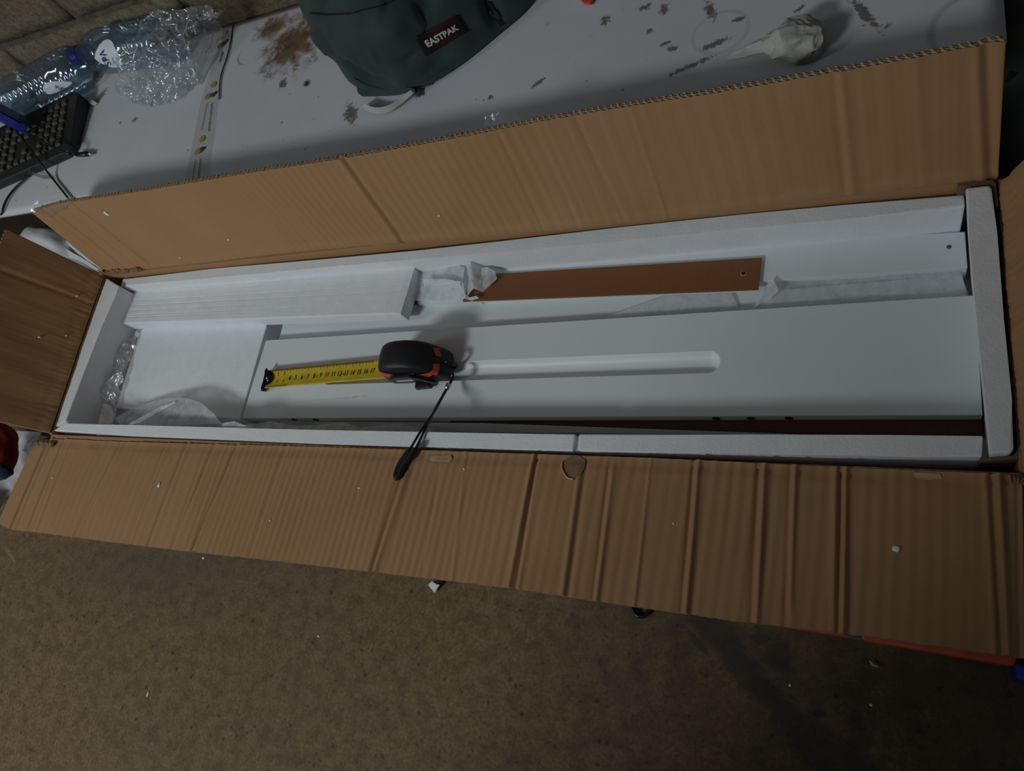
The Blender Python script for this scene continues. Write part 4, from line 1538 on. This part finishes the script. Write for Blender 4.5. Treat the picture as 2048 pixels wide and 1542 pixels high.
# blue plastic case lying on the keyboard
bc = empty('plastic_case', at(5, 232, WZ + .03), 'dark blue plastic case lying across the keyboard at the left edge', 'case')
zc = WZ + .056
prism('shell', [at(x, y, zc) for x, y in ((-40, 190), (0, 206), (42, 228), (36, 240), (-6, 219), (-40, 205))], WZ + .036, NAVYP, bc, .002, 2)
prism('side', [at(x, y, zc - .003) for x, y in ((-40, 207), (-6, 221), (34, 242), (24, 252), (0, 240), (-40, 222))], WZ + .036, BLUECAP, bc, .0015, 2)

# cables
c = empty('usb_cable', at(120, 290, WZ), 'thin black cable with metal plug ending on the white carton beside the keyboard', 'cable')
tube('cord', [at(20, 235, WZ + .038), at(40, 255, WZ + .036), at(80, 281, WZ + .034), at(116, 299, WZ + .026), at(140, 309, WZ + .020), at(152, 310, WZ + .008), at(160, 309, WZ + .005)], .0016, BLACKG, c, 8)
tube('plug', [at(154, 309, WZ + .005), at(160, 309, WZ + .005), at(176, 308, WZ + .005)], .0036, BLACKG, c, 8, smooth_it=0)
tube('metal_tip', [at(175, 308, WZ + .005), at(184, 307, WZ + .005)], .0026, STEEL, c, 8, smooth_it=0)
o = tube('cable', [at(12, 240, WZ + .038), at(30, 258, WZ + .035), at(52, 288, WZ + .034), at(78, 322, WZ + .022), at(102, 353, WZ + .003), at(122, 378, WZ + .003), at(142, 403, WZ + .003), at(150, 414, WZ + .003)], .0016, BLACKG)
tag(o, 'thin black cable running from the keyboard down behind the carton flap', 'cable')
o = tube('cable', [at(62, 346, WZ + .003), at(50, 358, WZ + .003), at(28, 378, WZ + .003), at(12, 400, WZ + .003), at(4, 424, WZ + .002), at(2, 432, WZ - .005), at(0, 470, WZ - .06)], .0018, BLACKG)
tag(o, 'black cable curling over the left front edge of the white carton', 'cable')
o = ruled('clear_strap', [at(x, y, WZ + z) for x, y, z in ((54, 336, .018), (62, 342, .008), (85, 350, .004), (105, 352, .0025))], [at(x, y, WZ + z) for x, y, z in ((56, 346, .018), (66, 350, .006), (88, 358, .003), (112, 358, .0025))],
          20, 4, TAPE_CLEAR, None, crumple(.0006, 80, 3))
tag(o, 'short curl of clear tape over the cable below the keyboard', 'tape')
o = prism('paper_scrap', [at(x, y, WZ + .004) for x, y in ((175, 186), (184, 200), (192, 204), (186, 209), (177, 206))], WZ + .001, PAPER, None, .0003, 1)
tag(o, 'small white torn paper scrap right of the keyboard corner', 'scrap')

# ------------------------------------------------------------------ green bag
bag = empty('waist_bag', (.56, .52, WZ), 'dark green cloth bag with a red and black patch on the white carton', 'bag')
base = [(.470, .418), (.52, .403), (.567, .400), (.612, .424), (.652, .456), (.688, .484), (.700, .52), (.692, .575), (.64, .598), (.52, .600), (.41, .600), (.365, .585), (.375, .545), (.405, .50), (.44, .45)]
loop = smooth_closed(base, 2)
cc = (.545, .525)
rings = [(.985, .0), (1.0, .008), (1.0, .025), (.985, .045), (.95, .066), (.88, .084), (.76, .097), (.60, .106), (.42, .112), (.22, .115), (.06, .116)]
V, F = [], []
n = len(loop)
# finer radial resampling
prof_r = []
for (s0, h0), (s1_, h1) in zip(rings, rings[1:]):
    for k in range(5):
        prof_r.append((s0 + (s1_ - s0) * k / 5, h0 + (h1 - h0) * k / 5))
prof_r.append(rings[-1])
lf = curve_at([Vector((x, y, 0)) for x, y in loop + loop[:1]])[0]
n = 220
for (s, h) in prof_r:
    for i in range(n):
        p = lf(i / n)
        x, y = cc[0] + (p.x - cc[0]) * s, cc[1] + (p.y - cc[1]) * s
        q = Vector((x, y, WZ + .002 + h))
        k = min(1, h / .03)
        # soft folds running towards the near left corner
        along = (x - .47) * .6 + (y - .42) * .8
        across = (x - .47) * .8 - (y - .42) * .6
        d = .011 * nz(q, 9, 2) + .0075 * (1 - 2 * abs(noise.noise(Vector((across * 20, along * 6, 4)))))
        d += .004 * nz(q, 26, 7)
        q += Vector((0, 0, d * k)) + Vector(((x - cc[0]), (y - cc[1]), 0)).normalized() * (.003 * nz(q, 20, 9) * k)
        V.append(q)
m = len(prof_r)
for r in range(m - 1):
    for i in range(n):
        F.append((r * n + i, r * n + (i + 1) % n, (r + 1) * n + (i + 1) % n, (r + 1) * n + i))
F.append(tuple((m - 1) * n + i for i in range(n)))
# folds pressed into the cloth: ridges (+) and hollows (-) along lines on its face
base_bvh = BVHTree.FromPolygons(V, F)
tmp = bpy.data.meshes.new('tmp')
tmp.from_pydata([tuple(v) for v in V], [], F)
bag_n = [vn.vector.copy() for vn in tmp.vertex_normals]
bpy.data.meshes.remove(tmp)
cen = Vector((cc[0], cc[1], WZ + .05))
folds = []
for (pxs, hgt, wdt) in ((((640, 72), (690, 118), (740, 142), (800, 165), (850, 172)), .010, .012), (((690, 60), (730, 110), (800, 140)), -.010, .013),
                        (((760, 108), (800, 130), (850, 160)), .008, .007), (((800, 10), (785, 60), (775, 100)), .008, .014), (((612, 30), (650, 44), (720, 30), (770, 5)), .006, .008),
                        (((870, 150), (930, 118), (985, 85)), .005, .010), (((975, 0), (985, 30), (1005, 62)), -.010, .008), (((700, 130), (740, 160), (780, 172)), -.009, .008),
                        (((850, 10), (830, 50), (815, 110)), -.006, .012), (((660, 60), (720, 70), (790, 60)), .005, .010)):
    P = [hit(base_bvh, x, y, 0) for x, y in pxs]
    folds.append(([p for p in P if p is not None], hgt, wdt))
for i in range(len(V)):
    nn = bag_n[i] if bag_n[i].dot(V[i] - cen) > 0 else -bag_n[i]
    d = 0
    for P, hgt, wdt in folds:
        for a, b in zip(P, P[1:]):
            t_ = max(0, min(1, (V[i] - a).dot(b - a) / max((b - a).length_squared, 1e-9)))
            e = (V[i] - a - (b - a) * t_).length
            if e < wdt * 3:
                d = max(d, hgt * math.exp(-(e / wdt) ** 2)) if hgt > 0 else min(d, hgt * math.exp(-(e / wdt) ** 2))
    d += .004 * nz(V[i], 30, 5) + .006 * nz(V[i], 14, 8)
    low = min(1, max(0, (V[i].z - WZ - .004) / .02))
    V[i] = V[i] + nn * d * low
bagb = mk('bag_body', V, F, BAGCLOTH, bag, True)
bag_bvh = bvh_of(bagb)
# lower cloth corner sticking out below the body
ruled('bottom_corner', [at(x, y, WZ + .003) for x, y in ((706, 150), (716, 186), (724, 193), (760, 192), (800, 186))], [at(x, y, WZ + .012) for x, y in ((712, 140), (740, 165), (770, 172), (800, 176), (830, 178))], 24, 8, BAGCLOTH, bag, crumple(.002, 40, 3), thick=.0015)
def bag_ribbon(name, A, B, mat, off=.002, nu=14, nv=3):
    return strip_on(name, A, B, mat, bag_bvh, bag, off, nu, nv)
def bag_line(name, pxs, r, mat, off=.0006):
    P = [hit(bag_bvh, x, y, off) for x, y in pxs]
    P = [p for p in P if p is not None]
    if len(P) > 1:
        return tube(name, P, r, mat, bag, 6)
bag_line('piping', [(708, 155), (730, 168), (760, 178), (800, 181), (830, 178), (860, 168), (900, 146), (950, 116), (985, 92)], .0011, BAGCLOTH)
bag_ribbon('seam', [(622, 26), (650, 29), (700, 27), (760, 10), (790, 0)], [(622, 29), (650, 32), (700, 30), (760, 13), (792, 2)], BAGDARK, .0012, 40, 2)
# strap with buckle at the right end
bag_ribbon('strap', [(966, 2), (976, 20), (988, 38), (1000, 52)], [(984, 2), (990, 16), (1000, 34), (1006, 48)], BAGDARK)
bag_ribbon('buckle', [(974, 20), (980, 32), (984, 40)], [(992, 14), (998, 24), (1001, 32)], BLACKG, .0034, 8, 4)
# patch
qc = [(829, 74), (914, 29), (935, 61), (851, 111)]
V = []
NUx, NVx = 16, 8
for i in range(NUx + 1):
    for j in range(NVx + 1):
        u, v = i / NUx, j / NVx
        a = Vector(qc[0]).lerp(Vector(qc[1]), u); b = Vector(qc[3]).lerp(Vector(qc[2]), u)
        p = a.lerp(b, v)
        V.append(hit(bag_bvh, p.x, p.y, .0016))
pc = sum(V, Vector()) / len(V)
patch = mk('patch', V, grid_faces(NUx, NVx), PATCH, bag, True, origin=pc)
patch['label'] = 'red and black patch with white lettering'
so = patch.modifiers.new('thick', 'SOLIDIFY'); so.thickness = .0012; so.offset = 1
V0, F0 = text_mesh('EASTPAK', 1.0, .034)
wt = max(v.x for v in V0)
V = []
for v in V0:
    u = .13 + .74 * v.x / wt
    w_ = .64 - v.y * .44
    a = Vector(qc[0]).lerp(Vector(qc[1]), u); b = Vector(qc[3]).lerp(Vector(qc[2]), u)
    p = a.lerp(b, w_)
    V.append(hit(bag_bvh, p.x, p.y, .0034))
mk('lettering', V, F0, WHITEINK, patch, False)

# paper strip and tag below the bag
o = ruled('paper_strip', smoothed([at(x, y, WZ + z) for x, y, z in ((722, 213, .004), (735, 224, .003), (755, 230, .003), (780, 226, .003), (806, 206, .004), (828, 186, .008))], 3),
          smoothed([at(x, y, WZ + z) for x, y, z in ((728, 206, .010), (742, 214, .012), (760, 216, .012), (785, 208, .010), (806, 190, .010), (822, 180, .012))], 3), 40, 6, PAPER2, None, crumple(.0006, 40, 3), thick=.0003)
tag(o, 'curled strip of cream paper just below the green bag', 'paper')
bag_tag = ruled('cloth_tab', [at(828, 178, WZ + .004), at(830, 186, WZ + .003), at(830, 194, WZ + .003)], [at(836, 174, WZ + .006), at(839, 184, WZ + .003), at(840, 193, WZ + .003)], 8, 3, GREYPL, bag, None, thick=.0008)

# ------------------------------------------------------------------ crumpled tissue paper
tp = empty('crumpled_paper', at(1590, 115, WZ), 'crumpled white tissue paper on the white carton behind the upright flap', 'paper')
bm = bmesh.new()
bmesh.ops.create_icosphere(bm, subdivisions=5, radius=1)
c = at(1592, 82, WZ + .013)
for v in bm.verts:
    p = v.co.copy()
    a = 1 - 2 * abs(noise.noise(p * 1.25 + Vector((3, 1, 2))))
    b = 1 - 2 * abs(noise.noise(p * 3.0 + Vector((7, 2, 1))))
    g = .86 + .20 * a + .05 * b + .26 * noise.noise(p * 1.1)
    q = Vector((p.x * .0265, p.y * .0195, p.z * .016)) * g
    v.co = c + q
    if v.co.z < WZ + .001:
        v.co.z = WZ + .001 + .0003 * random.random()
from_bm('ball', bm, PAPER2, tp, False)
ruled('tail', [at(x, y, WZ + z) for x, y, z in ((1448, 121, .002), (1480, 116, .003), (1520, 106, .006), (1560, 104, .008))], [at(x, y, WZ + z) for x, y, z in ((1450, 112, .003), (1490, 92, .008), (1525, 80, .012), (1556, 70, .016))],
      40, 12, PAPER2, tp, crumple(.003, 40, 5), thick=.0003)
o = prism('orange_scrap', [at(x, y, WZ + .004) for x, y in ((1150, -14), (1192, -10), (1180, 8), (1168, 6))], WZ + .0016, ORANGE, None, .0004, 1)
tag(o, 'small orange scrap at the top edge, right of the bag', 'scrap')

# ------------------------------------------------------------------ things at the sides
def lump(name, c, rad, mat, seed, parent=None, amp=.25, zmin=.001, sub=4, fs_=1.8):
    bm = bmesh.new()
    bmesh.ops.create_icosphere(bm, subdivisions=sub, radius=1)
    for v in bm.verts:
        p = v.co.copy()
        g = 1 + amp * noise.noise(p * fs_ + Vector((seed, 0, 0))) + amp * .45 * (1 - 2 * abs(noise.noise(p * fs_ * 2 + Vector((0, seed, 0)))))
        v.co = Vector(c) + Vector((p.x * rad[0], p.y * rad[1], p.z * rad[2])) * g
        if v.co.z < zmin:
            v.co.z = zmin
    return from_bm(name, bm, mat, parent, True)
o = lump('cloth_bag', (1.30, .405, .10), (.15, .175, .13), DKGREEN, 2.2)
tag(o, 'dark olive cloth bag on the floor beyond the right end of the carton', 'bag')
o = ruled('plastic_scrap', [at(x, y, .16) for x, y in ((2014, 168), (2016, 152), (2020, 142))], [at(x, y, .165) for x, y in ((2022, 166), (2034, 156), (2042, 148))], 8, 6, TAPE_CLEAR, None, crumple(.003, 60, 2))
tag(o, 'torn clear plastic scrap beside the upright flap at the right edge', 'scrap')

o = lump('white_sack', at(62, 470, .16) + Vector((0, 0, -.06)), (.060, .034, .066), WHITEPL, 5.1, amp=.10, zmin=.001)
for v in o.data.vertices:
    pass
tag(o, 'rounded white plastic sack in the gap behind the left end flap', 'sack')
pf = empty('folded_paper', at(160, 510, .085), 'folded white paper strip wedged in the torn left corner', 'paper')
ruled('sheet', [at(x, y, .12) for x, y in ((128, 484), (150, 508), (175, 528), (206, 546))], [at(x, y, .15) for x, y in ((136, 480), (168, 498), (192, 516), (212, 540))], 16, 8, PAPER, pf, crumple(.001, 50, 2), thick=.0004)
ruled('sheet', [at(x, y, .115) for x, y in ((100, 492), (140, 516), (170, 528), (196, 544))], [at(x, y, .13) for x, y in ((126, 494), (146, 506), (174, 522), (200, 540))], 16, 8, PAPER, pf, crumple(.001, 50, 5), thick=.0004)

# left of the carton: white sheet and red cloth on the floor
o = ruled('plastic_sheet', [at(x, y, .06) for x, y in ((-70, 860), (-40, 920), (-30, 980), (-10, 1030))], [at(x, y, .03) for x, y in ((90, 866), (75, 900), (40, 960), (0, 1030))], 40, 30, WHITEPL, None, crumple(.008, 14, 3))
tag(o, 'white plastic sheet on the floor left of the carton', 'plastic sheet')
rd = empty('folded_cloth', at(-10, 905, .08), 'red cloth with dark blue hem left of the carton at the frame edge', 'cloth')
lump('red_part', at(-16, 912, .10), (.035, .05, .03), REDCLOTH, 1.2, rd, .15, zmin=.05)
lump('blue_hem', at(4, 942, .11), (.018, .012, .012), NAVYCLOTH, 3.2, rd, .15, zmin=.05)

# floor items under the front flap
o = tube('cable', [at(1264, 1215, .004), at(1268, 1225, .004), at(1276, 1233, .004), at(1288, 1233, .004), at(1297, 1225, .004), at(1302, 1215, .004), at(1290, 1180, .004)], .0022, BLACKG)
tag(o, 'black cable loop on the floor peeking from under the front flap', 'cable')
rb = empty('red_bar', at(1880, 1296, 0), 'red-orange bar on the floor under the front flap edge, at the right', 'bar')
zr = .022
prism('rail', [at(x, y, zr) for x, y in ((1722, 1280), (2030, 1333), (2036, 1312), (1722, 1252))], .002, REDBAR, rb, .003, 2)
prism('rail', [at(x, y, zr) for x, y in ((1540, 1249), (1692, 1273), (1692, 1246), (1540, 1228))], .002, REDBAR, rb, .003, 2)
prism('grey_sleeve', [at(x, y, zr - .002) for x, y in ((1688, 1275), (1726, 1282), (1726, 1250), (1688, 1246))], .002, GREYPL, rb, .002, 2)
o = prism('blue_block', [at(x, y, .03) for x, y in ((2030, 1326), (2080, 1330), (2080, 1372), (2032, 1358))], .001, BLUECAP, None, .003, 2)
tag(o, 'small blue plastic block on the floor at the right edge', 'block')
o = ruled('foil_scrap', [at(x, y, .004) for x, y in ((856, 1170), (862, 1178), (868, 1186))], [at(x, y, .012) for x, y in ((862, 1164), (874, 1172), (880, 1170))], 6, 5, PAPER, None, crumple(.002, 90, 3), thick=.0003)
tag(o, 'small white paper scrap on the floor under the front flap edge', 'scrap')
o = tube('scrap_string', [at(x, y, .004) for x, y in ((1740, 1322), (1746, 1330), (1756, 1333))], .0009, PAPER2)
tag(o, 'short pale thread on the dark oily floor', 'scrap')

# ------------------------------------------------------------------ foam crumbs
bb = bvh_of(back_flap); lb = bvh_of(left_flap)
def crumb(px, py, bvh, r, label, shape=(1, 1, .5), floor=False):
    p = hit(bvh, px, py, 0) if bvh else at(px, py, 0)
    if p is None:
        return
    bm = bmesh.new()
    bmesh.ops.create_icosphere(bm, subdivisions=2, radius=1)
    for v in bm.verts:
        q = v.co.copy()
        g = 1 + .5 * noise.noise(q * 1.5 + Vector((px, py, 0)))
        v.co = p + Vector((q.x * shape[0], q.y * shape[1], q.z * shape[2])) * r * .78 * g
    if floor:
        for v in bm.verts:
            v.co.z = max(v.co.z, .0003)
    tag(from_bm('foam_crumb', bm, CRUMB, None, True), label, 'crumb', 'white foam crumbs strewn about')
G = 'tiny white foam crumb '
crumb(214, 427, bb, .0048, 'largest white foam flake on the upright long flap, near its torn left end', (.9, .5, 1.1))
crumb(457, 479, bb, .0022, G + 'on the upright flap, left of its dark crease')
crumb(360, 515, bb, .0018, G + 'low on the upright flap, above the foam plank')
crumb(878, 431, bb, .0020, G + 'on the upright flap, right of its dark crease')
crumb(153, 592, lb, .0022, G + 'on the dark end flap, highest one there', (1.6, .6, .6))
crumb(132, 671, lb, .0018, G + 'low on the dark end flap, the one nearer the foam')
crumb(78, 674, lb, .0024, G + 'low on the dark end flap, the one farther left', (1.5, .6, .7))
crumb(318, 970, front_bvh, .0030, 'small white foam flake on the front flap, left of its long dark crease', (.8, 1.5, .5))
crumb(105, 956, front_bvh, .0016, G + 'on the front flap close to its torn left end')
crumb(718, 976, front_bvh, .0015, G + 'on the front flap just left of the wrist strap')
crumb(540, 1041, front_bvh, .0016, G + 'on the front flap midway between left end and long crease')
crumb(928, 938, front_bvh, .0014, G + 'on the front flap between strap and torn spot')
crumb(1347, 1047, front_bvh, .0012, G + 'on the front flap right of the torn spot')
crumb(1793, 1097, front_bvh, .0034, 'white foam flake on the right part of the front flap', (1.1, .9, .5))
crumb(407, 1116, None, .0026, G + 'on the floor near the left end of the front flap', floor=True)
crumb(637, 1272, None, .0022, G + 'alone on the floor, left of the middle', floor=True)
crumb(296, 1388, None, .0034, 'pale foam flake on the floor at the lower left', (.6, 1.4, .5), floor=True)
crumb(1580, 1371, None, .0016, G + 'on the oily floor near the dark stain', floor=True)
crumb(1742, 1410, None, .0018, G + 'on the dark floor at the lower right', floor=True)
